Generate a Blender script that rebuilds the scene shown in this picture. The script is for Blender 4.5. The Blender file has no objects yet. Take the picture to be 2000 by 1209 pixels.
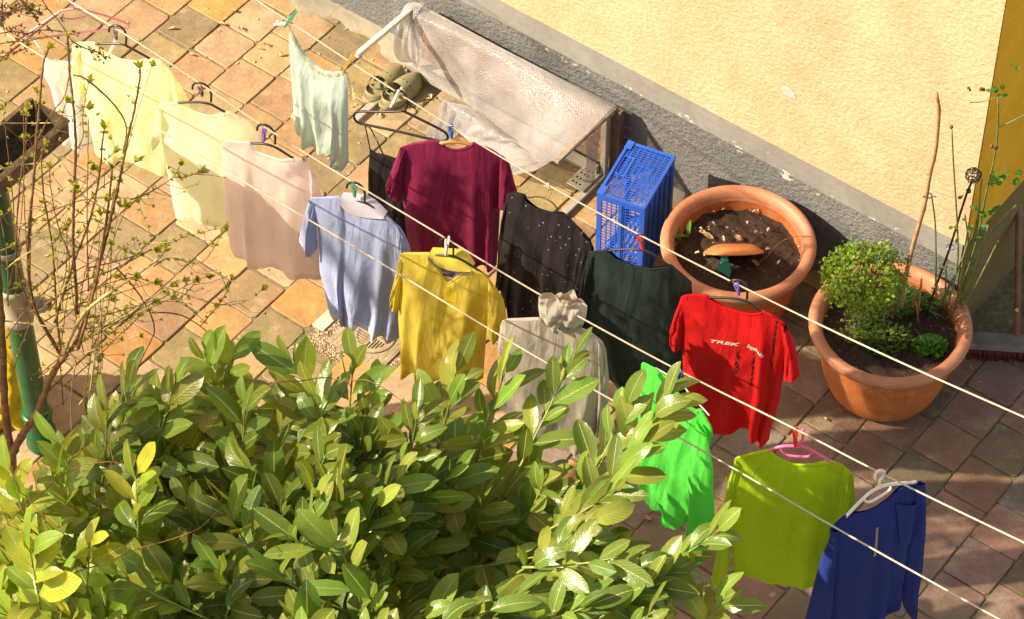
import bpy, bmesh, math, random
import numpy as np
from mathutils import Vector, Matrix
from mathutils import noise as mnoise
from mathutils.bvhtree import BVHTree

# ------------------------------------------------------------------ camera, sky, sun, exposure
PITCH = math.radians(49.3); YAW = math.radians(37.3); DIST = 12.5
FW = np.array([0, math.cos(PITCH), -math.sin(PITCH)]); RT = np.array([1.0, 0, 0]); UP = np.cross(RT, FW)
CAM = -FW * DIST
SUN_AZ = math.radians(187)      # compass-like angle of the sun, counter-clockwise from +x
SUN_EL = math.radians(36)
SUN_STRENGTH = 5.0; SKY_STRENGTH = 0.125; EXPOSURE = 1.2
scene = bpy.context.scene
COL = scene.collection
cd = bpy.data.cameras.new('camera'); cam = bpy.data.objects.new('camera', cd); COL.objects.link(cam)
cam.location = CAM; cam.rotation_euler = (math.pi/2 - PITCH, 0, 0)
cd.sensor_width = 36; cd.lens = 5950/2000*36; cd.clip_start = 0.1; cd.clip_end = 500
scene.camera = cam
w = bpy.data.worlds.new('World'); scene.world = w; w.use_nodes = True
nt = w.node_tree; sky = nt.nodes.new('ShaderNodeTexSky'); sky.sky_type = 'NISHITA'; sky.sun_disc = False
sky.sun_elevation = SUN_EL; sky.sun_rotation = math.pi/2 - SUN_AZ
wb = nt.nodes.new('ShaderNodeMixRGB'); wb.blend_type = 'MULTIPLY'; wb.inputs[0].default_value = 1; wb.inputs[2].default_value = (1.12, .92, .70, 1)   # warm white balance of the photograph
nt.links.new(sky.outputs[0], wb.inputs[1]); nt.links.new(wb.outputs[0], nt.nodes['Background'].inputs[0]); nt.nodes['Background'].inputs[1].default_value = SKY_STRENGTH
sl = bpy.data.lights.new('sun', 'SUN'); sl.energy = SUN_STRENGTH; sl.angle = math.radians(0.6); sl.color = (1, .86, .64)
so = bpy.data.objects.new('sun', sl); COL.objects.link(so)
SUN = Vector((math.cos(SUN_AZ)*math.cos(SUN_EL), math.sin(SUN_AZ)*math.cos(SUN_EL), math.sin(SUN_EL)))
so.rotation_euler = SUN.to_track_quat('Z', 'Y').to_euler()
scene.view_settings.view_transform = 'Standard'; scene.view_settings.look = 'None'
scene.view_settings.exposure = EXPOSURE; scene.view_settings.gamma = 1

# ------------------------------------------------------------------ geometry helpers
E1 = np.array([math.cos(YAW), -math.sin(YAW), 0]); E2 = np.array([math.sin(YAW), math.cos(YAW), 0]); EZ = np.array([0, 0, 1.0])
R_ = random.Random(7)
def ray(x, y): return FW + RT*(x-1000)/5950 + UP*(604.5-y)/5950
def P(x, y, z=0.0):
    d = ray(x, y); return CAM + d*((z-CAM[2])/d[2])
def onp(x, y, a, n):
    d = ray(x, y); return CAM + d*(((a-CAM)@n)/(d@n))
def W(u, v, z=0.0): return E1*u + E2*v + EZ*z
def proj(p):
    v = np.asarray(p)-CAM; k = v@FW; return 1000+5950*(v@RT)/k, 604.5-5950*(v@UP)/k
def nrm(a):
    a = np.asarray(a, float); return a/max(1e-9, np.linalg.norm(a))

class MB:
    def __init__(s): s.v = []; s.f = []; s.uv = []; s.c = []
    def add(s, vs, fs, uvs=None, col=None):
        n = len(s.v); s.v.extend([tuple(map(float, q)) for q in vs]); s.f.extend([tuple(i+n for i in f) for f in fs])
        s.uv.extend(uvs if uvs is not None else [(0, 0)]*len(vs)); s.c.extend([col or (1, 1, 1)]*len(vs)); return s
    def box(s, o, a, b, c, col=None):
        o, a, b, c = (np.asarray(q, float) for q in (o, a, b, c))
        vs = [o, o+a, o+a+b, o+b, o+c, o+a+c, o+a+b+c, o+b+c]
        fs = [(3, 2, 1, 0), (4, 5, 6, 7), (0, 1, 5, 4), (1, 2, 6, 5), (2, 3, 7, 6), (3, 0, 4, 7)]
        if np.dot(np.cross(a, b), c) < 0: fs = [f[::-1] for f in fs]
        return s.add(vs, fs, col=col)
    def bar(s, a, b, w, h, upv=None, col=None):
        a = np.asarray(a, float); b = np.asarray(b, float); d = nrm(b-a)
        upv = EZ if upv is None else np.asarray(upv, float)
        sd = np.cross(d, upv)
        sd = nrm(sd if np.linalg.norm(sd) > 1e-4 else np.cross(d, E1)); u2 = np.cross(sd, d)
        return s.box(a-sd*w/2-u2*h/2, b-a, sd*w, u2*h, col)
    def tube(s, pts, r, n=8, col=None, flat=None):
        pts = [np.asarray(p, float) for p in pts]; m = len(pts)
        rs = r if hasattr(r, '__len__') else [r]*m
        vs = []; fs = []; prev = None
        for i, p in enumerate(pts):
            t = nrm(pts[min(i+1, m-1)]-pts[max(i-1, 0)])
            if prev is None:
                h = np.array([0, 0, 1.0]) if abs(t[2]) < .9 else np.array([1.0, 0, 0]); prev = nrm(np.cross(t, h))
            a = nrm(prev - t*(prev@t)); b = np.cross(t, a); prev = a
            for k in range(n):
                q = 2*math.pi*k/n; vs.append(p+(a*math.cos(q)+b*math.sin(q))*rs[i])
        for i in range(m-1):
            for k in range(n):
                fs.append((i*n+k, i*n+(k+1) % n, (i+1)*n+(k+1) % n, (i+1)*n+k))
        fs.append(tuple(range(n))[::-1]); fs.append(tuple((m-1)*n+k for k in range(n)))
        return s.add(vs, fs, col=col)
    def lathe(s, c, prof, n=48, axis=None, xa=None, col=None):
        ax = np.asarray(axis if axis is not None else EZ, float); xa = nrm(np.cross(ax, E1+EZ*.01)) if xa is None else xa; ya = np.cross(ax, xa)
        vs = []; fs = []
        for (r, z) in prof:
            for k in range(n):
                q = 2*math.pi*k/n; vs.append(np.asarray(c)+ax*z+(xa*math.cos(q)+ya*math.sin(q))*r)
        for i in range(len(prof)-1):
            for k in range(n): fs.append((i*n+k, i*n+(k+1) % n, (i+1)*n+(k+1) % n, (i+1)*n+k))
        return s.add(vs, fs, col=col)
    def grid(s, P2, uv=None, col=None, flip=False):   # P2 [nv][nu] points
        nv = len(P2); nu = len(P2[0]); vs = [p for row in P2 for p in row]
        fs = [(i*nu+j, i*nu+j+1, (i+1)*nu+j+1, (i+1)*nu+j) for i in range(nv-1) for j in range(nu-1)]
        if flip: fs = [f[::-1] for f in fs]
        return s.add(vs, fs, [q for row in uv for q in row] if uv is not None else None, col)
    def build(s, name, mat, parent=None, smooth=True, bevel=0, subd=0, auto=None):
        me = bpy.data.meshes.new(name); me.from_pydata(s.v, [], s.f); me.validate(clean_customdata=False)
        if any(q != (0, 0) for q in s.uv):
            uvl = me.uv_layers.new(name='UVMap'); li = np.empty(len(me.loops), int); me.loops.foreach_get('vertex_index', li)
            uvl.data.foreach_set('uv', np.array(s.uv, float)[li].ravel())
        if any(q != (1, 1, 1) for q in s.c):
            ca = me.color_attributes.new('tint', 'FLOAT_COLOR', 'POINT'); ca.data.foreach_set('color', np.c_[np.array(s.c, float), np.ones(len(s.c))].ravel())
        me.polygons.foreach_set('use_smooth', [smooth]*len(me.polygons))
        me.materials.append(mat); o = bpy.data.objects.new(name, me); COL.objects.link(o)
        if parent is not None:
            o.parent = parent; o.matrix_parent_inverse = Matrix.Translation(parent.location).inverted()
        if bevel:
            md = o.modifiers.new('bevel', 'BEVEL'); md.width = bevel; md.segments = 2; md.limit_method = 'ANGLE'; md.angle_limit = math.radians(40)
        if subd:
            md = o.modifiers.new('sub', 'SUBSURF'); md.levels = subd; md.render_levels = subd
        if auto and smooth:
            me.set_sharp_from_angle(angle=math.radians(auto))
        return o

def tag(o, label=None, cat=None, group=None, kind=None):
    if label: o['label'] = label
    if cat: o['category'] = cat
    if group: o['group'] = group
    if kind: o['kind'] = kind
    return o
def empty(name, loc, label, cat, group=None, kind=None):
    o = bpy.data.objects.new(name, None); COL.objects.link(o); o.location = Vector(tuple(map(float, loc))); o.empty_display_size = .1
    return tag(o, label, cat, group, kind)

def spline(pts, n):            # resample a 2-D/3-D polyline by arc length
    a = np.array(pts, float)
    if len(a) == 1: return np.repeat(a, n, 0)
    L = np.r_[0, np.cumsum(np.linalg.norm(np.diff(a, axis=0), axis=1))]
    t = np.linspace(0, L[-1], n)
    return np.stack([np.interp(t, L, a[:, k]) for k in range(a.shape[1])], 1)
def smoothpoly(pts, n, it=2):
    a = np.array(pts, float)
    for _ in range(it):
        if len(a) < 3: break
        q = [a[0]]
        for i in range(len(a)-1): q += [a[i]*.75+a[i+1]*.25, a[i]*.25+a[i+1]*.75]
        q.append(a[-1]); a = np.array(q)
    return spline(a, n)

# ------------------------------------------------------------------ material helpers
def newmat(name):
    m = bpy.data.materials.new(name); m.use_nodes = True; nt = m.node_tree; b = nt.nodes['Principled BSDF']
    return m, nt, b
def N(nt, typ, **kw):
    n = nt.nodes.new(typ)
    for k, v in kw.items():
        if k.startswith('i_'):
            key = k[2:]; key = int(key) if key.isdigit() else key.replace('_', ' ')
            n.inputs[key].default_value = v
        else: setattr(n, k, v)
    return n
def noise(nt, scale, detail=4, rough=.6, coord=None, stretch=None, distort=0):
    n = N(nt, 'ShaderNodeTexNoise', i_Scale=scale, i_Detail=detail, i_Roughness=rough, i_Distortion=distort)
    c = coord
    if c is None: c = N(nt, 'ShaderNodeTexCoord').outputs['Object']
    if stretch:
        mp = N(nt, 'ShaderNodeMapping'); mp.inputs['Scale'].default_value = stretch; nt.links.new(c, mp.inputs[0]); c = mp.outputs[0]
    nt.links.new(c, n.inputs[0]); return n
def ramp(nt, src, stops):
    r = N(nt, 'ShaderNodeValToRGB'); cr = r.color_ramp
    while len(cr.elements) < len(stops): cr.elements.new(.5)
    for e, (p, c) in zip(cr.elements, stops): e.position = p; e.color = (*c, 1) if len(c) == 3 else c
    nt.links.new(src, r.inputs[0]); return r
def mix(nt, fac, a, b, mode='MIX'):
    m = N(nt, 'ShaderNodeMixRGB', blend_type=mode)
    for i, x in enumerate((fac, a, b)):
        if isinstance(x, (int, float)): m.inputs[i].default_value = x
        elif isinstance(x, tuple): m.inputs[i].default_value = (*x, 1) if len(x) == 3 else x
        else: nt.links.new(x, m.inputs[i])
    return m.outputs[0]
def bump(nt, b, h, dist=.002, strength=1, prev=None):
    n = N(nt, 'ShaderNodeBump', i_Distance=dist, i_Strength=strength); nt.links.new(h, n.inputs['Height'])
    if prev is not None: nt.links.new(prev, n.inputs['Normal'])
    if b is not None: nt.links.new(n.outputs[0], b.inputs['Normal'])
    return n.outputs[0]
def simple(name, col, rough=.5, var=.12, nscale=30, bdist=.0006, metal=0, coat=0, spec=.5):
    m, nt, b = newmat(name); n = noise(nt, nscale, 5)
    dk = tuple(c*(1-var*1.6) for c in col); lt = tuple(min(1, c*(1+var)) for c in col)
    r = ramp(nt, n.outputs[0], [(.3, dk), (.7, lt)]); nt.links.new(r.outputs[0], b.inputs['Base Color'])
    b.inputs['Roughness'].default_value = rough; b.inputs['Metallic'].default_value = metal; b.inputs['Coat Weight'].default_value = coat
    b.inputs['Specular IOR Level'].default_value = spec
    if bdist: bump(nt, b, noise(nt, nscale*6, 3).outputs[0], bdist)
    return m
def cloth(name, col, transl=.3, wr=1.0, pattern=None, var=.07):
    m, nt, b = newmat(name); uv = N(nt, 'ShaderNodeTexCoord').outputs['UV']
    n1 = noise(nt, 5, 4, .6, uv, (1, .55, 1)); r = ramp(nt, n1.outputs[0], [(.3, tuple(c*(1-var) for c in col)), (.7, tuple(min(1, c*(1+var)) for c in col))])
    colout = r.outputs[0]
    if pattern: colout = pattern(nt, uv, colout)
    nt.links.new(colout, b.inputs['Base Color']); b.inputs['Roughness'].default_value = .85; b.inputs['Specular IOR Level'].default_value = .25
    b.inputs['Sheen Weight'].default_value = .03
    w1 = noise(nt, 7, 3, .55, uv, (1.6, .35, 1), .6); w2 = noise(nt, 22, 4, .6, uv, (1.2, .6, 1), .8); w3 = noise(nt, 700, 2, .7, uv)
    p = bump(nt, None, w1.outputs[0], .022*wr); p = bump(nt, None, w2.outputs[0], .0028*wr, 1, p); p = bump(nt, b, w3.outputs[0], .0009, 1, p)
    tr = N(nt, 'ShaderNodeBsdfTranslucent'); nt.links.new(colout, tr.inputs[0]); nt.links.new(p, tr.inputs['Normal'])
    mx = N(nt, 'ShaderNodeMixShader'); mx.inputs[0].default_value = transl
    nt.links.new(b.outputs[0], mx.inputs[1]); nt.links.new(tr.outputs[0], mx.inputs[2]); nt.links.new(mx.outputs[0], nt.nodes['Material Output'].inputs[0])
    return m
def leafmat(name, base, tipc, vein, gloss=.3, transl=.35, nscale=3):
    m, nt, b = newmat(name); uv = N(nt, 'ShaderNodeTexCoord').outputs['UV']; at = N(nt, 'ShaderNodeAttribute', attribute_name='tint')
    n = noise(nt, nscale, 4, .6, None, None, .5); c = ramp(nt, n.outputs[0], [(.35, base), (.65, tipc)]).outputs[0]
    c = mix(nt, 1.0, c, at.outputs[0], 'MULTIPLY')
    sp = N(nt, 'ShaderNodeSeparateXYZ'); nt.links.new(uv, sp.inputs[0])
    ab = N(nt, 'ShaderNodeMath', operation='ABSOLUTE'); nt.links.new(sp.outputs[1], ab.inputs[0])
    mid = N(nt, 'ShaderNodeMath', operation='LESS_THAN', i_1=.055); nt.links.new(ab.outputs[0], mid.inputs[0])
    # side veins: stripes slanting from the midrib
    a1 = N(nt, 'ShaderNodeMath', operation='MULTIPLY', i_1=-.35); nt.links.new(ab.outputs[0], a1.inputs[0])
    a2 = N(nt, 'ShaderNodeMath', operation='ADD'); nt.links.new(sp.outputs[0], a2.inputs[0]); nt.links.new(a1.outputs[0], a2.inputs[1])
    a3 = N(nt, 'ShaderNodeMath', operation='MULTIPLY', i_1=58.0); nt.links.new(a2.outputs[0], a3.inputs[0])
    a4 = N(nt, 'ShaderNodeMath', operation='SINE'); nt.links.new(a3.outputs[0], a4.inputs[0])
    st = ramp(nt, a4.outputs[0], [(.90, (0, 0, 0)), (1, (1, 1, 1))]).outputs[0]
    c = mix(nt, mix(nt, 1.0, st, (.18, .18, .18), 'MULTIPLY'), c, vein); c = mix(nt, mid.outputs[0], c, vein)
    nt.links.new(c, b.inputs['Base Color']); b.inputs['Roughness'].default_value = gloss; b.inputs['Specular IOR Level'].default_value = .5
    p = bump(nt, None, st, .0012); bump(nt, b, noise(nt, 60, 3).outputs[0], .0015, 1, p)
    tr = N(nt, 'ShaderNodeBsdfTranslucent'); tc = mix(nt, 1.0, c, (1.5, 1.5, .5), 'MULTIPLY'); nt.links.new(tc, tr.inputs[0])
    mx = N(nt, 'ShaderNodeMixShader'); mx.inputs[0].default_value = transl
    nt.links.new(b.outputs[0], mx.inputs[1]); nt.links.new(tr.outputs[0], mx.inputs[2]); nt.links.new(mx.outputs[0], nt.nodes['Material Output'].inputs[0])
    return m

# ------------------------------------------------------------------ SETTING: paving
def tile_material():
    m, nt, b = newmat('terracotta_paving'); at = N(nt, 'ShaderNodeAttribute', attribute_name='tint')
    n1 = noise(nt, 9, 6, .65); n2 = noise(nt, 55, 5, .7); n3 = noise(nt, 2.2, 5, .6)
    c = mix(nt, .75, at.outputs[0], ramp(nt, n1.outputs[0], [(.3, (.58, .58, .58)), (.7, (1.25, 1.24, 1.2))]).outputs[0], 'MULTIPLY')
    c = mix(nt, .6, c, ramp(nt, n2.outputs[0], [(.3, (.72, .72, .72)), (.65, (1.12, 1.12, 1.12))]).outputs[0], 'MULTIPLY')
    c = mix(nt, ramp(nt, n3.outputs[0], [(.50, (0, 0, 0)), (.70, (.6, .6, .6))]).outputs[0], c, (.18, .145, .07))
    n4 = noise(nt, 4.5, 6, .75, None, (1, 1.4, 1)); c = mix(nt, ramp(nt, n4.outputs[0], [(.54, (0, 0, 0)), (.70, (.55, .55, .55))]).outputs[0], c, (.46, .36, .24))
    sp = noise(nt, 160, 2, .5); c = mix(nt, ramp(nt, sp.outputs[0], [(.70, (0, 0, 0)), (.75, (.7, .7, .7))]).outputs[0], c, (.45, .38, .26))
    sp = noise(nt, 130, 2, .5, None, (1, 1.3, 1)); c = mix(nt, ramp(nt, sp.outputs[0], [(.26, (.8, .8, .8)), (.31, (0, 0, 0))]).outputs[0], c, (.07, .05, .03))
    nt.links.new(c, b.inputs['Base Color']); b.inputs['Roughness'].default_value = .72
    p = bump(nt, None, n1.outputs[0], .006); bump(nt, b, n2.outputs[0], .002, 1, p); return m
def mortar_material():
    m, nt, b = newmat('joint_mortar'); n = noise(nt, 40, 6, .7); n2 = noise(nt, 3, 4)
    c = ramp(nt, n.outputs[0], [(.3, (.11, .08, .04)), (.55, (.21, .16, .085)), (.75, (.34, .27, .16))]).outputs[0]
    c = mix(nt, ramp(nt, n2.outputs[0], [(.5, (0, 0, 0)), (.7, (.7, .7, .7))]).outputs[0], c, (.10, .10, .03))
    nt.links.new(c, b.inputs['Base Color']); b.inputs['Roughness'].default_value = .95; bump(nt, b, n.outputs[0], .006); return m
T = .2075
def paving():
    g = MB(); g.box(W(-14, -16, -.3), E1*34, E2*34, EZ*.2955)
    o = g.build('ground', mortar_material(), smooth=False); tag(o, kind='structure')
    known = {0: .1445, 1: .028, 2: .0455, 3: .140, 4: .040, 5: .1485, 6: .0325, 7: .14, 8: .05, 9: .15, 10: .03, 11: .13, 12: .045, 13: .15, 14: .02, 15: .1325, 16: .0255, 17: .1345, 18: .1685, 19: .0825, 20: .152}
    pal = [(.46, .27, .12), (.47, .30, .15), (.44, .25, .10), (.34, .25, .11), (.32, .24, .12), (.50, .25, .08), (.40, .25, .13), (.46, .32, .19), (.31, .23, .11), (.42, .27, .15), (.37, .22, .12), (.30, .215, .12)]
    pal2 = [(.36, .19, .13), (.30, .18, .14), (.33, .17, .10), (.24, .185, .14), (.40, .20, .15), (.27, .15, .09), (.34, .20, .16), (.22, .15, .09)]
    m = MB(); rr = random.Random(11)
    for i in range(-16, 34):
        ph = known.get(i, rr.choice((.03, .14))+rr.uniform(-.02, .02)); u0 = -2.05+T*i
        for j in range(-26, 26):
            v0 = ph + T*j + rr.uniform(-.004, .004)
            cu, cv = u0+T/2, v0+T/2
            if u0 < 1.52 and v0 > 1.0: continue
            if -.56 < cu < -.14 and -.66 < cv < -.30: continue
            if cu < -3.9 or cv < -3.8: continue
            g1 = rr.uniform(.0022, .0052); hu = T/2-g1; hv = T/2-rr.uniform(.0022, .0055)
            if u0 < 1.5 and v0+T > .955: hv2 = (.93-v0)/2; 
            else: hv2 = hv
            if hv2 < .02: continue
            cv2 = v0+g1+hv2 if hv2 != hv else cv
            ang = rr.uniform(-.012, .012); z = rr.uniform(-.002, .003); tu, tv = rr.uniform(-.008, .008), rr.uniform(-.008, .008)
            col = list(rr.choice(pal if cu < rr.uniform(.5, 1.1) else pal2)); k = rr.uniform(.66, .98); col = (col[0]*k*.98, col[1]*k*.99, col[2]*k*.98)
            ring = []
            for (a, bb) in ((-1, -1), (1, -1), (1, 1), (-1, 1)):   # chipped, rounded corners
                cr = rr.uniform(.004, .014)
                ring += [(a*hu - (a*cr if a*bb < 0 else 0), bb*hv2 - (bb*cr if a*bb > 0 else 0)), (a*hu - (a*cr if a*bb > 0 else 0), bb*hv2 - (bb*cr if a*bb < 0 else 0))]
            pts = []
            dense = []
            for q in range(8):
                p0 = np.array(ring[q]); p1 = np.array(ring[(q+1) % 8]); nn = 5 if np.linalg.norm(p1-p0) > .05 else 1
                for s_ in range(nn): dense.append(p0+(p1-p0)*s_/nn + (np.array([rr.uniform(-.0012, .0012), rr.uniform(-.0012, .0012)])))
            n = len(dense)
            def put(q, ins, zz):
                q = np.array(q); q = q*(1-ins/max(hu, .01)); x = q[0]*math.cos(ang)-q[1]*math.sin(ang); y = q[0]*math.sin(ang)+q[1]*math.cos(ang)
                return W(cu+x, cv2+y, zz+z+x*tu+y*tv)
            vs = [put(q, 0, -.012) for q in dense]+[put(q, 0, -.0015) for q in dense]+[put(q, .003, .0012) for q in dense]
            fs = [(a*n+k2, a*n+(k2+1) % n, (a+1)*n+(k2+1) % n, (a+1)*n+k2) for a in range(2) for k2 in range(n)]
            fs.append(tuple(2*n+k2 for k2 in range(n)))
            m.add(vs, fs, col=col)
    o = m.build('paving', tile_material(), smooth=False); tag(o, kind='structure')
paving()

# gravel bed, stone strips and drain
def gravel_bed():
    m, nt, b = newmat('washed_concrete'); v = N(nt, 'ShaderNodeTexVoronoi', i_Scale=110.0); nt.links.new(N(nt, 'ShaderNodeTexCoord').outputs['Object'], v.inputs[0])
    sp = N(nt, 'ShaderNodeSeparateColor'); nt.links.new(v.outputs['Color'], sp.inputs[0])
    c = ramp(nt, sp.outputs[0], [(0, (.10, .07, .04)), (.5, (.26, .19, .11)), (1, (.45, .36, .25))]).outputs[0]
    nt.links.new(c, b.inputs['Base Color']); b.inputs['Roughness'].default_value = .9; bump(nt, b, v.outputs['Distance'], .01, .8)
    g = MB(); g.box(W(-.575, -.655, -.02), E1*.43, E2*.36, EZ*.018); o = g.build('gravel_surround', m, smooth=False); tag(o, kind='structure')
    s = MB(); s.box(W(-.60, -.56, -.01), E1*.06, E2*.2, EZ*.016); s.build('stone_strip', simple('pale_stone', (.55, .47, .34), .8, .2, 40), o, smooth=False, bevel=.003)
gravel_bed()
def drain():
    iron = simple('cast_iron_dusty', (.30, .235, .15), .75, .25, 25, .001)
    t = empty('drain_cover', W(-.36, -.455, 0), 'square drain cover with round slotted grate set in gravel', 'drain cover')
    cu, cv, h = -.36, -.455, .135
    m = MB(); R = .098
    # frame plate with a round hole: ring of quads from square to circle
    n = 64; sq = []; ci = []
    for k in range(n):
        a = 2*math.pi*k/n; x, y = math.cos(a), math.sin(a); q = h/max(abs(x), abs(y)); sq.append((x*q, y*q)); ci.append((x*R, y*R))
    vs = [W(cu+x, cv+y, -.01) for x, y in sq]+[W(cu+x, cv+y, .006) for x, y in sq]+[W(cu+x, cv+y, .006) for x, y in ci]+[W(cu+x, cv+y, -.02) for x, y in ci]
    m.add(vs, [(a*n+k, a*n+(k+1) % n, (a+1)*n+(k+1) % n, (a+1)*n+k) for a in range(3) for k in range(n)])
    # raised nubs on the plate
    for i in range(-6, 7):
        for j in range(-6, 7):
            x, y = i*.02, j*.02
            if math.hypot(x, y) > R+.012 and max(abs(x), abs(y)) < h-.01: m.box(W(cu+x-.007, cv+y-.007, .0055), E1*.014, E2*.014, EZ*.002)
    m.build('frame', iron, t, smooth=False)
    g = MB(); r2 = .09
    g.lathe(W(cu, cv, 0), [(r2, -.015), (r2, .004), (r2-.004, .005), (r2-.02, .005), (r2-.02, -.015)], 64)
    for sx, sy, hor in ((-1, 1, 0), (1, 1, 1), (-1, -1, 1), (1, -1, 0)):
        for k in range(6):
            o_ = .004 + k*.0125; L = math.sqrt(max(0, (r2-.012)**2-o_**2))
            if L < .012: continue
            if hor: g.box(W(cu+(0 if sx > 0 else -L), cv+sy*o_-.0028, -.012), E1*L, E2*.0056, EZ*.0165)
            else: g.box(W(cu+sx*o_-.0028, cv+(0 if sy > 0 else -L), -.0121), E1*.0056, E2*L, EZ*.0166)
    g.box(W(cu-.006, cv-r2+.01, -.012), E1*.012, E2*(2*r2-.02), EZ*.018); g.box(W(cu-r2+.01, cv-.006, -.012), E1*(2*r2-.02), E2*.012, EZ*.0177)
    g.build('grate', iron, t, smooth=False)
    d = MB(); d.lathe(W(cu, cv, -.018), [(R, 0), (0.001, 0)], 32); d.build('sump', simple('black_void', (.01, .008, .006), .9), t, smooth=False)
drain()

# ------------------------------------------------------------------ house
def stucco(name, lo, hi, scale, dist, peel=None):
    m, nt, b = newmat(name); co = N(nt, 'ShaderNodeTexCoord').outputs['Object']
    mp = N(nt, 'ShaderNodeMapping'); mp.inputs['Rotation'].default_value = (0, 0, YAW); nt.links.new(co, mp.inputs[0]); c0 = mp.outputs[0]
    n1 = noise(nt, scale, 5, .6, c0, (.85, 1, 1.15), .1); n2 = noise(nt, scale*.08, 5, .65, c0); n3 = noise(nt, scale*3, 3, .6, c0)
    c = ramp(nt, n2.outputs[0], [(.3, lo), (.7, hi)]).outputs[0]
    c = mix(nt, .5, c, ramp(nt, n1.outputs[0], [(.35, (.82, .78, .7)), (.65, (1.08, 1.08, 1.08))]).outputs[0], 'MULTIPLY')
    st_ = noise(nt, 2.2, 5, .7, c0, (1, 1, .35)); c = mix(nt, .6, c, ramp(nt, st_.outputs[0], [(.35, (.86, .85, .84)), (.6, (1.06, 1.06, 1.06))]).outputs[0], 'MULTIPLY')
    if peel:
        sx = N(nt, 'ShaderNodeSeparateXYZ'); nt.links.new(c0, sx.inputs[0])
        a = N(nt, 'ShaderNodeMath', operation='SUBTRACT', i_1=peel[0]); nt.links.new(sx.outputs[2], a.inputs[0])
        ab = N(nt, 'ShaderNodeMath', operation='ABSOLUTE'); nt.links.new(a.outputs[0], ab.inputs[0])
        near = N(nt, 'ShaderNodeMapRange'); nt.links.new(ab.outputs[0], near.inputs[0]); near.inputs[1].default_value = 0; near.inputs[2].default_value = peel[1]; near.inputs[3].default_value = .16; near.inputs[4].default_value = 0
        pn = noise(nt, 7, 6, .7, c0, (1, 1, 1.6)); ad = N(nt, 'ShaderNodeMath', operation='ADD'); nt.links.new(pn.outputs[0], ad.inputs[0]); nt.links.new(near.outputs[0], ad.inputs[1])
        mk = ramp(nt, ad.outputs[0], [(.755, (0, 0, 0)), (.77, (1, 1, 1))]).outputs[0]; c = mix(nt, mk, c, peel[2])
    nt.links.new(c, b.inputs['Base Color']); b.inputs['Roughness'].default_value = .92; b.inputs['Specular IOR Level'].default_value = .2
    p = bump(nt, None, n1.outputs[0], dist); bump(nt, b, n3.outputs[0], dist*.25, 1, p); return m
def house():
    t = empty('house', W(-1, 1.2, 0), 'yellow stuccoed house with rough grey plinth and mitred outer corner', 'house')
    CU, CV = 1.505, .947
    def slab(name, z0, z1, off, mat):      # side wall round the corner, standing a few millimetres proud
        m = MB(); m.box(W(CU+off, CV-off+.006, z0), E2*8, E1*.003, EZ*(z1-z0)); m.build(name, mat, t, smooth=False)
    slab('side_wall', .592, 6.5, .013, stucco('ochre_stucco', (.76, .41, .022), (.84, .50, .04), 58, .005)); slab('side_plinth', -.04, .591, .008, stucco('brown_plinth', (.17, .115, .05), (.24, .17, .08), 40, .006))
    def lwall(z0, z1, off, name, mat, nz=1):
        m = MB(); pts = [W(-8, CV-off, 0), W(CU+off, CV-off, 0), W(CU+off, 9, 0), W(-8, 9, 0)]
        for i in range(4):
            a, b_ = pts[i], pts[(i+1) % 4]; m.add([a+EZ*z0, b_+EZ*z0, b_+EZ*z1, a+EZ*z1], [(0, 1, 2, 3)])
        m.add([p+EZ*z1 for p in pts], [(0, 1, 2, 3)]); m.add([p+EZ*z0 for p in pts], [(3, 2, 1, 0)])
        return m.build(name, mat, t, smooth=False)
    lwall(.588, 6.5, .012, 'wall', stucco('yellow_stucco', (.46, .325, .20), (.54, .40, .255), 58, .006))
    lwall(.45, .590, .0, 'plinth_band', stucco('grey_band', (.19, .185, .18), (.25, .245, .235), 30, .0015, (.455, .10, (.56, .52, .42))))
    lwall(-.05, .452, .006, 'plinth', stucco('grey_roughcast', (.115, .115, .12), (.20, .20, .20), 50, .016, (.44, .05, (.5, .46, .38))))
    # spalled paint chip on the yellow wall
    c = onp(1541, 181, W(0, CV-.0135), E2); m = MB(); rr = random.Random(3)
    ring = [c + E1*(math.cos(a)*.034*rr.uniform(.7, 1.2)) + EZ*(math.sin(a)*.026*rr.uniform(.7, 1.2)) - E1*0 for a in np.linspace(0, 6.28, 15)[:-1]]
    m.add([q+E2*.004 for q in ring]+[q-E2*.001 for q in ring], [(k, (k+1) % 14, 14+(k+1) % 14, 14+k) for k in range(14)]+[tuple(range(14, 28))])
    m.build('paint_chip', simple('bare_render', (.42, .38, .34), .9), t, smooth=False)
    roof = MB(); roof.box(W(-8.3, CV-.35, 6.5), E1*(CU+.35+8.3), E2*9, EZ*.25); roof.build('roof', simple('roof_tile', (.3, .12, .07), .8), t, smooth=False)
    # patched cement fillet at the foot of the wall
    m = MB(); rr = random.Random(5); rows = []
    for k in range(120):
        u = -3.2 + k*.0335; wob = .045+.035*math.sin(k*.35)+.025*math.sin(k*.91+1)+rr.uniform(-.012, .012); wob = max(.012, wob) if u < -.9 else .02
        rows.append([W(u, CV-.002, .03+rr.uniform(-.006, .006)), W(u, CV-.03, .022), W(u, CV-.05-wob*.5, .014+rr.uniform(-.003, .003)), W(u, CV-.05-wob, -.004)])
    m.grid(rows); m.build('cement_fillet', stucco('old_cement', (.15, .13, .10), (.33, .29, .22), 24, .006), t)
house()

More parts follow.
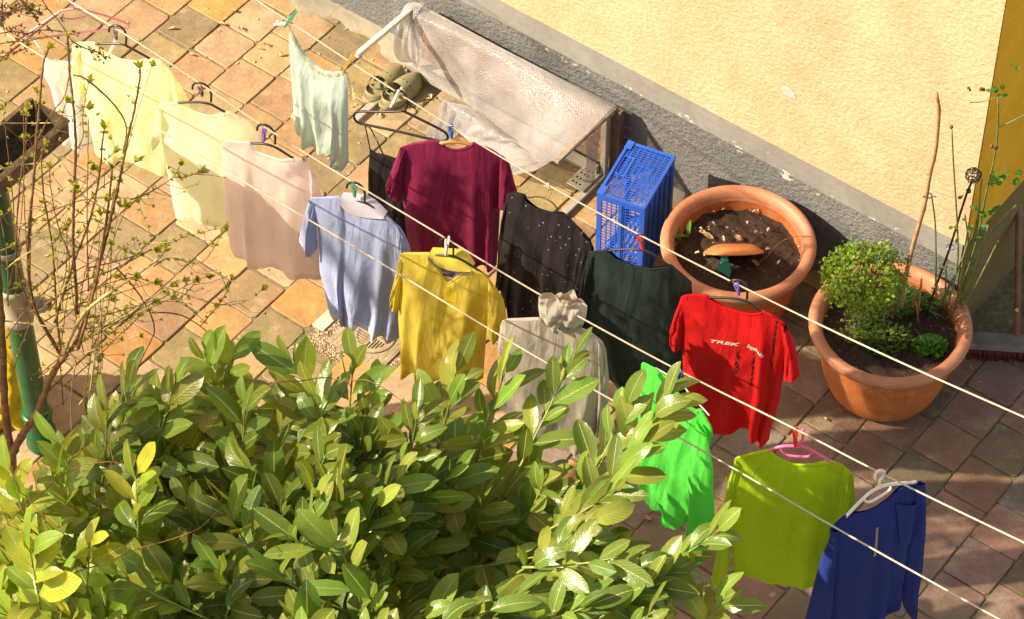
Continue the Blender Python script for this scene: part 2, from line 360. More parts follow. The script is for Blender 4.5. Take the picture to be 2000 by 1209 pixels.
# ------------------------------------------------------------------ ropes
ROPES = {}
def rope(key, px, v_label, z=1.9):
    a = P(*px[0], z); b = P(*px[-1], z); d = nrm(b-a); n = np.array([d[1], -d[0], 0])
    m_pts = [onp(x, y, a, n) for x, y in px]
    # smooth the heights a little, keep the ends
    ext0 = m_pts[0] - nrm(m_pts[1]-m_pts[0])*2.5 + EZ*.12; ext1 = m_pts[-1] + nrm(m_pts[-1]-m_pts[-2])*2.5 + EZ*.02
    full = smoothpoly([ext0]+m_pts+[ext1], 260, 2)
    ROPES[key] = (a, n, m_pts)
    m = MB(); m.tube(full, .0032, 6)
    o = m.build('clothesline', M['rope'], None); tag(o, v_label, 'clothesline', 'clotheslines over the courtyard')
M = {}
def ropemat():
    m, nt, b = newmat('cream_cord'); n = noise(nt, 260, 3, .7)
    nt.links.new(ramp(nt, n.outputs[0], [(.35, (.42, .35, .24)), (.65, (.70, .62, .47))]).outputs[0], b.inputs['Base Color']); b.inputs['Roughness'].default_value = .8; bump(nt, b, n.outputs[0], .0015); return m
M['rope'] = ropemat()
rope('A', [(500, 0), (560, 38), (670, 112), (780, 183), (880, 247), (1070, 362), (1250, 460), (1440, 556), (1700, 682), (2000, 815)], 'clothesline nearest the wall, with the burgundy and red shirts')
rope('B', [(130, 0), (232, 58), (395, 165), (515, 248), (690, 357), (870, 465), (1055, 577), (1325, 725), (1555, 838), (1720, 925), (2000, 1060)], 'middle clothesline carrying the pale, yellow and lime tops')
rope('C', [(0, 60), (160, 157), (440, 335), (640, 450), (975, 655), (1130, 745), (1400, 895), (1620, 1025), (1950, 1209)], 'empty front clothesline crossing in front of the shirts and behind the laurel')
def on_rope(key, x, y):
    a, n, pts = ROPES[key]; return onp(x, y, a, n)

# hanging planes: vertical plane through the hook whose direction puts both shoulders at one height
class Plane:
    def __init__(s, key, hook, L, R, lo=-80, hi=75):
        s.o = on_rope(key, *hook); best = None
        for dg in np.arange(lo, hi, .5):
            a = math.radians(dg)-YAW; d = np.array([math.cos(a), math.sin(a), 0]); n = np.array([-d[1], d[0], 0])
            try: pl, pr = onp(*L, s.o, n), onp(*R, s.o, n)
            except Exception: continue
            if (pr-pl)@d < 0 or abs(nrm(ray(*L))@n) < .12: continue
            e = abs(pl[2]-pr[2]) + .0004*abs(dg)
            if best is None or e < best[0]: best = (e, d, n, dg)
        _, s.d, s.n, s.dg = best
        if (CAM-s.o)@s.n < 0: s.n = -s.n
        s.err = best[0]
    def pt(s, x, y, off=0.0): return onp(x, y, s.o, s.n) + s.n*off
    def uv(s, p): return (float((p-s.o)@s.d), float(p[2]-s.o[2]))

# ------------------------------------------------------------------ garments
def coons(top, right, bottom, left, nu, nv):
    t = spline(top, nu); b = spline(bottom, nu); l = spline(left, nv); r = spline(right, nv)
    s = np.linspace(0, 1, nu)[None, :, None]; v = np.linspace(0, 1, nv)[:, None, None]
    A = (1-v)*t[None]+v*b[None]; B = (1-s)*l[:, None]+s*r[:, None]
    C = (1-s)*(1-v)*t[0]+s*(1-v)*t[-1]+(1-s)*v*b[0]+s*v*b[-1]
    return A+B-C
def layer(pl, top, right, bottom, left, nu, nv, fn):
    g = coons(top, right, bottom, left, nu, nv); out = []; uvs = []
    for i in range(nv):
        row = []; ur = []
        for j in range(nu):
            x, y = g[i, j]; p0 = pl.pt(x, y); ur.append(pl.uv(p0)); row.append(p0+pl.n*fn(j/(nu-1), i/(nv-1)))
        out.append(row); uvs.append(ur)
    return out, uvs
def foldfn(folds, seed=0, amp=.004):
    rr = random.Random(seed); ph = [rr.uniform(0, 6.28) for _ in range(6)]; k = [rr.uniform(4, 8), rr.uniform(9, 14), rr.uniform(16, 24)]
    def f(s, t):
        g = max(0, t-.06)**.9; r = 0
        for (s0, a, wd, ln) in folds:
            d = (s-s0-ln*(t-.5))/wd; r += a*g*math.exp(-d*d)*(1+.25*math.sin(6*t+s0*9))
        r += .011*min(1, t*4+.15)*mnoise.noise(Vector((s*2.3, t*2.0, seed*3.7)))+.0055*min(1, t*5+.2)*mnoise.noise(Vector((s*5.5+t*2, t*4.5, seed*1.9+5)))+.0022*mnoise.noise(Vector((s*13-t*4, t*11, seed)))
        r += amp*g*(math.sin(2*math.pi*k[0]*s/2+ph[0]+t*1.3)+.6*math.sin(2*math.pi*k[1]*s/2+ph[1]-t*1.7))+amp*.3*math.sin(k[2]*s+ph[2]+9*t)*min(1, t*6)
        return r
    return f
def prof(s, p=2.6): return max(0.0, 1-abs(2*s-1)**p)**.6
def garment(name, label, cat, pl, mat, body, sleeves=(), neck=None, thick=.032, folds=(), seed=0, famp=.004, dip=9, hem=True, nb=(46, 40), trimmat=None, group=None):
    top, right, bottom, left = body
    root = empty(name, pl.pt(*top[len(top)//2]), label, cat, group)
    ff = foldfn(folds, seed, famp); f2 = foldfn([(1-a[0], a[1]*.8, a[2], a[3]) for a in folds], seed+3, famp)
    T_ = lambda t: .007+thick*(1-math.exp(-t*5))
    nearf = lambda s, t: prof(s)*T_(t)+ff(s, t)*min(1, prof(s)*1.6)
    farf = lambda s, t: -prof(s)*T_(t)+f2(s, t)*.6*min(1, prof(s)*1.6)
    P2, U2 = layer(pl, top, right, bottom, left, *nb, nearf)
    m = MB(); m.grid(P2, U2)
    # far layer, neckline hanging lower
    st = spline(top, 41); 
    if neck and dip:
        L = np.linspace(0, 1, 41); xs = st[:, 0]; st = st.copy()
        inn = (xs > neck[0]) & (xs < neck[1]); q = (xs-neck[0])/(neck[1]-neck[0]); st[inn, 1] += dip*np.sin(np.pi*q[inn])
    P3, U3 = layer(pl, st, right, [(x+2, y-3) for x, y in bottom] if hem else bottom, left, nb[0], nb[1]*2//3, farf)
    m.grid(P3, U3, flip=True)
    run = []                              # shoulder seams close the two layers everywhere but at the neck
    for j in range(nb[0]+1):
        ok = j < nb[0] and not (neck and neck[0]+2 < proj(P2[0][j])[0] < neck[1]-2)
        if ok: run.append(j)
        elif run:
            if len(run) > 1: m.grid([[P2[0][k] for k in run], [(P2[0][k]+P3[0][k])/2+EZ*.003 for k in run], [P3[0][k] for k in run]], [[U2[0][k] for k in run]]*3)
            run = []
    b_ = m.build('body', mat, root)
    near = MB(); near.grid(P2); tree = BVHTree.FromPolygons([Vector(q) for q in near.v], near.f)
    for sv in sleeves:
        tp, rt_, bt, lf = sv[:4]; th = sv[4] if len(sv) > 4 else .022; bias = sv[5] if len(sv) > 5 else .006
        fs = foldfn(sv[6] if len(sv) > 6 else [], seed+len(tp)*7+int(tp[0][0]), famp*.8)
        ms = MB(); a, ua = layer(pl, tp, rt_, bt, lf, 18, 26, lambda s, t: bias+prof(s, 2.2)*th*(.25+.75*min(1, t*3))+fs(s, t)*prof(s))
        cf = MB(); cf.grid([[q+pl.n*(.0018 if k != 2 else .0004) for q in a[ii]] for k, ii in enumerate((-3, -2, -1))], [ua[-3], ua[-2], ua[-1]]); cf.build('cuff', trimmat or mat, root)
        ms.grid(a, ua); a, ua = layer(pl, tp, rt_, bt, lf, 12, 16, lambda s, t: bias-prof(s, 2.2)*th*(.25+.75*min(1, t*3))); ms.grid(a, ua, flip=True)
        sl_ = ms.build('sleeve', mat, root)
    # neckband: a thin rolled strip along the near neckline
    if neck:
        row0 = [q for q in P2[0] if neck[0]-3 <= proj(q)[0] <= neck[1]+3]
        if len(row0) > 3:
            nbm = MB(); w_ = .016 if neck[2:] == () else neck[2]
            sm = smoothpoly(row0, 30, 1); rows = [[q+pl.n*.0012-EZ*(w_*k/4)+pl.n*(.004*math.sin(math.pi*k/4)) for q in sm] for k in range(5)]
            nbm.grid(rows, [[pl.uv(q) for q in r] for r in rows]); nbm.build('neckband', trimmat or mat, root)
    # stitched hem line
    if hem:
        hm = MB(); rows = []
        for k, ii in enumerate((-3, -2, -1)): rows.append([q+pl.n*(.0016 if k != 2 else .0004) for q in P2[ii]])
        hm.grid(rows, [[pl.uv(q) for q in r] for r in rows]); hm.build('hem', trimmat or mat, root)
    return root, tree, P2
def drape(tree, pl, p, lift=.002):        # put a point of the plane on the garment's near surface
    o = Vector(p + pl.n*.3); hit = tree.ray_cast(o, Vector(-pl.n), .6)
    return (np.array(hit[0]) if hit[0] is not None else p) + pl.n*lift

def wire(name, label, cat, pl, parts, group=None):
    """a hanger: parts = list of (part name, px polyline, radius, material, offset)"""
    root = empty(name, pl.pt(*parts[0][1][0]), label, cat, group); seen = False
    for pn, px, r, mat, off in parts:
        m = MB(); pts = [pl.pt(x, y, off) for x, y in px]; m.tube(smoothpoly(pts, max(10, len(px)*7), 2), r, 8); m.build(pn, mat, root)
    return root
def peg(label, key, p0, p1, mat, off=.0, thick=.008):
    a0 = on_rope(key, *p0) if False else None
    n = ROPES[key][1]; n = n if (CAM-ROPES[key][0])@n > 0 else -n
    a = on_rope(key, *p0)+n*off; b = on_rope(key, *p1)+n*off
    d = nrm(b-a); L = np.linalg.norm(b-a); sd = nrm(np.cross(d, n))
    root = empty('clothes_peg', (a+b)/2, label, 'clothes peg', 'clothes pegs on the lines')
    for s in (-1, 1):
        m = MB(); rows = []
        for t, w_, o in ((0, .0035, .0085), (.12, .0045, .0085), (.4, .005, .005), (.62, .005, .0028), (.8, .0042, .0034), (1, .003, .0018)):
            c = a+d*L*t+n*(s*o); rows.append([c-sd*w_-n*.0019, c+sd*w_-n*.0019, c+sd*w_+n*.0019, c-sd*w_+n*.0019, c-sd*w_-n*.0019])
        m.grid(rows); m.add([rows[0][k] for k in range(4)], [(0, 1, 2, 3)]); m.add([rows[-1][k] for k in range(4)], [(3, 2, 1, 0)])
        m.build('prong', mat, root, smooth=False)
    m = MB(); c = a+d*L*.42; m.tube([c-sd*.006, c+sd*.006], .0042, 8); m.tube([c-sd*.006+n*.009, c-sd*.006, c-sd*.006-n*.009], .0009, 5); m.build('spring', M['steel'], root)
    return root
M['steel'] = simple('steel_wire', (.55, .55, .55), .3, .1, 50, 0, 1)
M['black'] = simple('black_plastic', (.022, .018, .02), .35, .2, 30, .0003)
def plast(name, c, r=.35): return simple(name, c, r, .06, 20, .0002)
M['pinkp'] = plast('pink_plastic', (.85, .12, .30)); M['pinkl'] = plast('pale_pink_plastic', (.9, .33, .38)); M['whitep'] = plast('white_plastic', (.78, .74, .66))
M['woodh'] = simple('varnished_wood', (.55, .27, .06), .35, .15, 14, .0005, 0, .3); M['redp'] = plast('red_plastic', (.75, .02, .02)); M['greenp'] = plast('green_plastic', (.02, .33, .17))
M['purplep'] = plast('purple_plastic', (.22, .10, .5)); M['bluep'] = plast('blue_plastic', (.04, .14, .6)); M['cyanp'] = plast('light_blue_plastic', (.05, .35, .6)); M['greyp'] = plast('dark_grey_plastic', (.10, .08, .10))
GP = 'hangers on the clotheslines'
# ------------------------------------------------------------------ laundry, middle line
def laundry():
    rr = random.Random(1)
    # 1 pale yellow-green tee
    p = Plane('B', (232, 56), (149, 84), (330, 133))
    wire('clothes_hanger', 'black hanger in the pale yellow-green T-shirt', 'hanger', p, [('hook', [(213, 62), (213, 54), (222, 49), (235, 51), (244, 60), (247, 72), (246, 87)], .0042, M['black'], 0), ('arms', [(150, 90), (184, 86), (238, 85), (252, 92), (294, 115), (330, 140)], .0045, M['black'], 0)], GP)
    cy = cloth('pale_yellow_cotton', (.95, .95, .62), .52, .2)
    garment('t_shirt', 'pale yellow-green T-shirt, overexposed by the sun, at the left end', 'T-shirt', p, cy,
        ([(142, 88), (149, 83), (184, 83), (199, 97), (232, 111), (265, 117), (291, 114), (311, 119), (334, 136), (347, 159)], [(347, 159), (352, 230), (350, 335)], [(186, 295), (215, 308), (238, 301), (284, 311), (318, 331), (350, 335)], [(142, 88), (158, 180), (172, 232), (179, 265), (186, 295)]),
        [([(142, 88), (160, 95)], [(160, 95), (168, 140), (176, 176)], [(144, 182), (158, 187), (176, 176)], [(142, 88), (142, 132), (144, 182)]),
         ([(334, 136), (347, 159)], [(347, 159), (367, 192), (374, 212)], [(352, 235), (374, 212)], [(334, 136), (340, 190), (352, 235)])],
        (184, 291), folds=[(.2, .012, .06, .1), (.62, .008, .09, 0)], famp=.002, seed=1, dip=5)
    # white camisole and its pink hanger
    p = Plane('B', (128, 0), (50, 68), (252, 52), hi=60)
    wire('clothes_hanger', 'pale pink plastic hanger holding the white camisole', 'hanger', p, [('frame', [(119, 21), (146, 16), (172, 21), (212, 32), (250, 46), (253, 52), (245, 56), (212, 58), (135, 66), (60, 77), (50, 70), (58, 62), (85, 44), (119, 21)], .0042, M['pinkl'], 0), ('hook', [(144, 17), (142, 10), (133, 2), (126, -5), (118, -4), (114, 3)], .004, M['pinkl'], 0), ('crossbar', [(124, 28), (121, 33), (132, 38), (165, 33), (172, 28)], .0035, M['pinkl'], 0)], GP)
    cw = cloth('white_cotton', (.97, .96, .92), .55, .2)
    r0, tr, _ = garment('camisole', 'white camisole hanging by thin straps behind the pale yellow-green T-shirt', 'camisole', p, cw,
        ([(86, 113), (100, 118), (139, 122), (180, 118), (215, 108)], [(215, 108), (222, 190), (226, 262)], [(122, 283), (132, 277), (142, 287), (156, 281), (177, 274), (226, 262)], [(86, 113), (84, 146), (99, 172), (109, 212), (116, 255), (122, 283)]), (), None, thick=.02, seed=2, folds=[(.4, .01, .08, 0)])
    m = MB(); m.tube([p.pt(62, 72), p.pt(75, 90), p.pt(92, 114)], .0035, 6); m.build('strap', cw, r0)
    m = MB(); m.tube([p.pt(68, 70), p.pt(84, 88), p.pt(108, 112)], .0035, 6); m.build('strap', cw, r0)
    m = MB(); m.tube([p.pt(232, 58), p.pt(224, 82), p.pt(210, 112)], .007, 6); m.build('strap', cw, r0)
    # 2 cream tee
    p = Plane('B', (395, 165), (312, 202), (495, 247))
    wire('clothes_hanger', 'black hanger in the cream T-shirt', 'hanger', p, [('hook', [(376, 174), (376, 166), (384, 161), (398, 163), (409, 172), (413, 184), (412, 199)], .0042, M['black'], 0), ('arms', [(318, 206), (349, 200), (404, 199), (432, 215), (470, 234)], .0045, M['black'], 0)], GP)
    cc = cloth('cream_cotton', (.96, .95, .74), .55, .15)
    garment('t_shirt', 'cream-white T-shirt between the pale yellow-green and the pale pink ones', 'T-shirt', p, cc,
        ([(309, 207), (314, 201), (349, 200), (361, 207), (386, 217), (411, 223), (432, 220), (444, 218), (468, 229), (493, 244), (508, 263)], [(508, 263), (514, 340), (510, 452)], [(345, 427), (361, 415), (388, 422), (418, 427), (441, 432), (475, 440), (510, 452)], [(309, 207), (312, 248), (320, 300), (330, 350), (338, 400), (345, 427)]),
        [([(309, 207), (316, 210)], [(316, 210), (314, 245), (313, 276)], [(298, 270), (305, 283), (313, 276)], [(309, 207), (304, 240), (298, 270)])],
        (349, 436), folds=[(.12, .010, .05, .03), (.5, .006, .1, 0)], famp=.0015, seed=4, dip=5)
    # 3 pink tee
    p = Plane('B', (515, 249), (440, 277), (600, 322))
    wire('clothes_hanger', 'black hanger in the pale pink T-shirt', 'hanger', p, [('hook', [(502, 254), (503, 246), (511, 242), (524, 245), (535, 256), (538, 268), (537, 281)], .0042, M['black'], 0), ('arms', [(450, 284), (489, 279), (530, 282), (566, 305), (592, 322)], .0045, M['black'], 0)], GP)
    cp = cloth('pale_pink_cotton', (.94, .81, .76), .5, .25)
    garment('t_shirt', 'pale pink T-shirt between the cream one and the light blue polo shirt', 'T-shirt', p, cp,
        ([(434, 287), (436, 279), (441, 276), (489, 277), (500, 292), (526, 301), (550, 308), (571, 306), (589, 314), (609, 331), (616, 345)], [(616, 345), (622, 440), (628, 545)], [(449, 485), (464, 492), (490, 492), (497, 507), (510, 512), (540, 505), (560, 515), (573, 530), (596, 530), (628, 545)], [(434, 287), (437, 366), (441, 432), (449, 485)]),
        [([(606, 326), (616, 345)], [(616, 345), (627, 378), (634, 405)], [(614, 420), (634, 405)], [(606, 326), (608, 370), (614, 420)])],
        (489, 571), folds=[(.25, .010, .05, .05), (.72, .014, .06, .1)], famp=.002, seed=5, dip=6)
    # 4 light blue polo
    p = Plane('B', (698, 361), (608, 388), (778, 440))
    wire('clothes_hanger', 'black hanger in the light blue polo shirt', 'hanger', p, [('hook', [(677, 367), (679, 359), (688, 355), (700, 358), (710, 367), (713, 380), (712, 396)], .0042, M['black'], 0), ('arms', [(620, 396), (660, 393), (712, 394), (745, 420), (775, 440)], .0045, M['black'], -.004)], GP)
    cb = cloth('light_blue_pique', (.42, .48, .74), .3, 1.0); cbw = cloth('pale_collar_knit', (.66, .62, .72), .3, .7)
    r4, tr4, G4 = garment('polo_shirt', 'light blue short-sleeved polo shirt with pale collar above the drain cover', 'polo shirt', p, cb,
        ([(603, 392), (611, 386), (666, 384), (672, 400), (692, 413), (722, 420), (752, 421), (762, 429), (782, 446), (793, 462)], [(793, 462), (803, 490), (800, 560), (790, 620), (780, 660)], [(641, 601), (656, 614), (679, 610), (682, 633), (696, 634), (709, 620), (722, 634), (738, 644), (748, 640), (765, 658), (780, 660)], [(603, 392), (620, 440), (623, 482), (624, 529), (633, 565), (641, 601)]),
        [([(603, 392), (617, 397)], [(617, 397), (618, 440), (622, 482)], [(585, 466), (600, 473), (611, 495), (622, 482)], [(603, 392), (593, 429), (585, 466)], .026, .004, [(.5, .012, .15, 0)]),
         ([(776, 440), (793, 462)], [(793, 462), (803, 490), (806, 505)], [(778, 505), (806, 505)], [(776, 440), (777, 470), (778, 505)])],
        (666, 752, .010), folds=[(.24, .030, .035, .02), (.5, .02, .09, -.05), (.72, .034, .04, .05), (.92, .02, .05, 0)], seed=6, famp=.003, trimmat=cbw)
    # collar: folded band standing behind the neckline
    m = MB(); near = smoothpoly([(664, 384), (672, 400), (692, 413), (722, 420), (752, 421)], 24); far = smoothpoly([(666, 384), (690, 385), (714, 389), (730, 399), (752, 421)], 24)
    m.grid([[p.pt(*(near[j]*(1-k/6)+far[j]*k/6), .018*(1-k/6)-.022*(k/6)+.012*math.sin(math.pi*k/6)) for j in range(24)] for k in range(7)]); m.build('collar', cbw, r4)
    # 5 yellow polo
    p = Plane('B', (873, 466), (786, 496), (950, 542))
    wire('clothes_hanger', 'dark hanger hidden in the yellow polo shirt', 'hanger', p, [('hook', [(858, 474), (860, 467), (870, 464), (882, 470), (886, 482), (885, 500)], .0036, M['black'], 0), ('arms', [(800, 503), (845, 500), (885, 500), (920, 520), (950, 541)], .0042, M['black'], -.004)], GP)
    cyl = cloth('yellow_pique', (.82, .68, .10), .42, .8); navy = cloth('navy_tape', (.10, .08, .16), .05, .5); lil = cloth('lilac_lining', (.52, .50, .56), .2, .6)
    r5, tr5, G5 = garment('polo_shirt', 'yellow polo shirt with striped collar edge and a dark label inside its open neck', 'polo shirt', p, cyl,
        ([(780, 503), (782, 497), (788, 494), (839, 495), (848, 509), (877, 549), (907, 529), (922, 525), (947, 537), (962, 553)], [(962, 553), (956, 610), (950, 650), (947, 694), (944, 738)], [(783, 689), (788, 717), (795, 725), (815, 714), (821, 734), (841, 737), (865, 728), (890, 742), (920, 734), (944, 738)], [(780, 503), (779, 560), (778, 620), (783, 689)]),
        [([(780, 503), (790, 510)], [(790, 510), (783, 560), (780, 603)], [(763, 577), (768, 594), (780, 603)], [(780, 503), (774, 535), (763, 577)]),
         ([(955, 545), (977, 572)], [(977, 572), (984, 590), (990, 620)], [(952, 648), (968, 656), (980, 648), (990, 620)], [(955, 545), (954, 600), (952, 648)], .03, .006, [(.35, .015, .12, .1)])],
        (843, 918, .009), folds=[(.14, .02, .05, .03), (.36, .02, .07, 0), (.8, .03, .05, 0)], seed=8, dip=0)
    m = MB(); ne = smoothpoly([(839, 495), (851, 510), (868, 519), (894, 525), (922, 525)], 24); fa = smoothpoly([(839, 495), (862, 496), (886, 498), (896, 492), (908, 505), (922, 525)], 24)
    m.grid([[p.pt(*(ne[j]*(1-k/6)+fa[j]*k/6), .015*(1-k/6)-.03*(k/6)+.010*math.sin(math.pi*k/6)) for j in range(24)] for k in range(7)]); m.build('collar', cyl, r5)
    m = MB(); m.tube([p.pt(x, y, .0175) for x, y in ne], .0016, 6); m.build('collar_tape', navy, r5)
    m = MB(); m.tube([p.pt(x, y+3.2, .0175) for x, y in ne], .0012, 6); m.build('collar_tape', navy, r5)
    m = MB(); L = [(846, 508), (870, 520), (912, 527), (877, 552)]; m.add([p.pt(x, y, .002) for x, y in L], [(0, 1, 2, 3)]); m.build('neck_lining', lil, r5)
    lab = MB(); 
    for (a, b_, c, d_) in (((863, 520), (890, 529), (888, 537), (862, 528)), ((866, 531), (886, 536), (885, 541), (866, 536))): lab.add([p.pt(*q, .004) for q in (a, b_, c, d_)], [(0, 1, 2, 3)])
    lab.build('label', simple('woven_label', (.05, .02, .03), .8), r5, smooth=False)
    m = MB(); q = [(871, 556), (898, 560), (897, 580), (872, 575)]; m.add([drape(tr5, p, p.pt(*k), .0015) for k in q], [(0, 1, 2, 3)]); m.build('badge_backing', cloth('bright_yellow_patch', (.85, .66, .04), .35, .4), r5)
    # 6 grey sweatshirt with slouchy collar thrown over the line
    p = Plane('B', (1095, 597), (985, 627), (1165, 655))
    cg = cloth('grey_marl_jersey', (.60, .53, .44), .3, 1.1)
    r6, tr6, _ = garment('sweater', 'grey long-sleeved sweater whose rolled cowl collar is pulled over the clothesline', 'sweater', p, cg,
        ([(977, 638), (980, 628), (987, 624), (1056, 622), (1070, 636), (1095, 643), (1130, 640), (1150, 648), (1177, 668), (1184, 684)], [(1184, 684), (1190, 743), (1176, 790), (1160, 865)], [(990, 850), (1040, 862), (1090, 858), (1130, 868), (1160, 865)], [(977, 638), (972, 680), (978, 760), (990, 850)]),
        [([(1168, 662), (1184, 684)], [(1184, 684), (1190, 740), (1186, 835)], [(1165, 845), (1186, 835)], [(1168, 662), (1170, 740), (1165, 845)])],
        None, folds=[(.3, .014, .08, 0), (.85, .02, .05, -.04)], seed=10, dip=4)
    m = MB(); nu, nv = 60, 26; rows = []; out = [(1052, 579), (1074, 577), (1115, 580), (1147, 598), (1142, 628), (1120, 642), (1090, 643), (1060, 634)]
    lf, rg = [(1052, 579), (1051, 600), (1054, 618), (1064, 640)], [(1147, 598), (1146, 612), (1142, 628), (1134, 645)]
    tp, bt = [(1052, 579), (1074, 577), (1095, 584), (1115, 580), (1134, 590), (1147, 598)], [(1064, 640), (1085, 648), (1110, 650), (1134, 645)]
    for sgn in (1, -1):
        g = coons(tp, rg, bt, lf, nu, nv); rows = []
        for i in range(nv):
            t = i/(nv-1); row = []
            for j in range(nu):
                s = j/(nu-1); d = sgn*(.042*prof(s, 2)*math.sin(math.pi*min(1, t*1.15+.08))**.6) + (.009*math.sin(13*s+7*t+2*math.sin(5*t))+.007*math.sin(24*t-9*s+1)+.004*math.sin(31*s+13*t))*prof(s, 2)*sgn
                row.append(p.pt(*g[i, j], d))
            rows.append(row)
        m.grid(rows, [[(x*.004, y*.004) for x, y in r] for r in g], flip=sgn < 0)
    m.build('cowl_collar', cg, r6)
    # 7 neon green long sleeve, turned sideways
    p = Plane('B', (1325, 724), (1254, 707), (1388, 832))
    ng = cloth('neon_green_sportswear', (.13, .80, .10), .3, 1.1); ng.node_tree.nodes['Principled BSDF'].inputs['Roughness'].default_value = .55
    wire('clothes_hanger', 'thin white hanger turned edge-on in the neon green top', 'hanger', p, [('hook', [(1318, 728), (1320, 720), (1327, 719), (1332, 726), (1330, 738), (1325, 750)], .0026, M['cyanp'], 0), ('arms', [(1275, 722), (1300, 736), (1325, 750), (1345, 778), (1364, 797), (1380, 815)], .0028, M['whitep'], -.012)], GP)
    r7, tr7, _ = garment('sports_top', 'neon green long-sleeved top hanging almost sideways behind the laurel tips', 'long-sleeved top', p, ng,
        ([(1252, 712), (1256, 707), (1281, 722), (1300, 750), (1318, 789), (1344, 811), (1357, 807), (1364, 797), (1388, 833), (1392, 850)], [(1392, 850), (1374, 900), (1368, 960), (1366, 1010)], [(1244, 916), (1265, 934), (1279, 973), (1309, 986), (1314, 1008), (1331, 1028), (1350, 1014), (1366, 1010)], [(1252, 712), (1250, 760), (1244, 840), (1244, 916)]),
        [([(1372, 815), (1391, 840)], [(1391, 840), (1401, 899), (1403, 960), (1405, 1000), (1392, 1088)], [(1350, 1078), (1372, 1092), (1392, 1088)], [(1372, 815), (1360, 880), (1354, 930), (1358, 990), (1348, 1078)], .030, .026, [(.25, .012, .1, .2)])],
        (1285, 1362, .014), folds=[(.22, .020, .06, 0), (.45, .018, .06, .03), (.68, .020, .05, 0)], seed=12, famp=.002, thick=.03, dip=-24)
    # 8 lime long sleeve on pink hanger
    p = Plane('B', (1556, 840), (1437, 893), (1667, 922))
    wire('clothes_hanger', 'bright pink plastic hanger in the lime-yellow top', 'hanger', p, [('hook', [(1570, 838), (1566, 842), (1569, 852), (1566, 862), (1556, 871)], .0045, M['pinkp'], 0), ('arms', [(1450, 897), (1502, 880), (1524, 871), (1556, 871), (1574, 873), (1618, 899), (1650, 918)], .005, M['pinkp'], 0), ('crossbar', [(1524, 874), (1529, 885), (1540, 890), (1576, 893), (1584, 888), (1588, 882)], .004, M['pinkp'], 0)], GP)
    li = cloth('lime_yellow_sportswear', (.52, .72, .02), .42, .7)
    r8, tr8, _ = garment('sports_top', 'lime-yellow long-sleeved top on the pink hanger', 'long-sleeved top', p, li,
        ([(1432, 905), (1436, 894), (1502, 878), (1515, 890), (1545, 901), (1585, 904), (1618, 899), (1642, 906), (1660, 920)], [(1660, 920), (1648, 990), (1630, 1060), (1615, 1131)], [(1432, 1112), (1475, 1109), (1506, 1124), (1550, 1128), (1585, 1131), (1615, 1131)], [(1432, 905), (1428, 982), (1430, 1050), (1432, 1112)]),
        [([(1436, 894), (1448, 905)], [(1448, 905), (1431, 982), (1428, 1050), (1425, 1110), (1411, 1130)], [(1390, 1124), (1397, 1134), (1411, 1130)], [(1436, 894), (1421, 942), (1410, 1012), (1399, 1082), (1390, 1124)], .02, .010),
         ([(1650, 908), (1668, 923)], [(1668, 923), (1670, 977), (1650, 1060), (1630, 1120)], [(1608, 1118), (1630, 1120)], [(1650, 908), (1642, 960), (1625, 1040), (1608, 1118)], .02, .010)],
        (1502, 1618, .014), folds=[(.2, .008, .1, 0), (.75, .01, .1, 0)], seed=13, famp=.002, thick=.03, dip=6)
    # raglan seams
    for a in ([(1508, 884), (1490, 900), (1468, 922), (1455, 930)], [(1612, 901), (1628, 915), (1650, 925)]): m = MB(); m.tube([drape(tr8, p, p.pt(*q), .001) for q in spline(a, 12)], .0012, 5); m.build('raglan_seam', li, r8)
    # 9 royal blue with zip, on white hanger
    p = Plane('B', (1722, 922), (1623, 1028), (1800, 941), lo=-70, hi=85)
    wire('clothes_hanger', 'white plastic hanger in the royal blue top', 'hanger', p, [('hook', [(1709, 936), (1709, 927), (1715, 919), (1723, 918), (1728, 923), (1725, 931), (1717, 940), (1717, 953)], .005, M['whitep'], 0), ('arms', [(1640, 1022), (1663, 997), (1680, 980), (1697, 963), (1718, 951), (1736, 946), (1764, 944), (1790, 942)], .0058, M['whitep'], 0), ('crossbar', [(1687, 974), (1691, 980), (1700, 981), (1722, 968), (1740, 956), (1740, 948)], .0045, M['whitep'], 0)], GP)
    rb = cloth('royal_blue_jersey', (.007, .020, .155), .06, .8)
    r9, tr9, _ = garment('sports_top', 'royal blue long-sleeved top with a short zip, turned across the line', 'long-sleeved top', p, rb,
        ([(1621, 1033), (1640, 1016), (1663, 999), (1678, 998), (1704, 988), (1734, 969), (1767, 943), (1800, 940)], [(1800, 940), (1786, 1010), (1770, 1080), (1752, 1135)], [(1608, 1262), (1640, 1262), (1672, 1240), (1701, 1209), (1716, 1189), (1743, 1159), (1752, 1135)], [(1621, 1033), (1620, 1090), (1614, 1180), (1608, 1262)]),
        [([(1621, 1031), (1634, 1028)], [(1634, 1028), (1622, 1100), (1619, 1186), (1590, 1262)], [(1556, 1250), (1590, 1262)], [(1621, 1031), (1604, 1082), (1588, 1135), (1569, 1209), (1556, 1250)], .028, .014, [(.6, .012, .15, 0)]),
         ([(1785, 940), (1803, 939)], [(1803, 939), (1804, 969), (1802, 1028), (1797, 1102), (1788, 1147), (1782, 1196)], [(1770, 1196), (1776, 1199), (1782, 1196)], [(1785, 940), (1772, 1020), (1756, 1090), (1755, 1147), (1762, 1183), (1770, 1196)], .028, .012, [(.4, .014, .2, .1)])],
        (1663, 1767, .008), folds=[(.3, .018, .07, 0), (.55, .022, .06, 0), (.8, .018, .06, .05)], seed=15, thick=.04, dip=8)
    m = MB(); zp = spline([(1703, 1019), (1699, 1040), (1694, 1067)], 22)
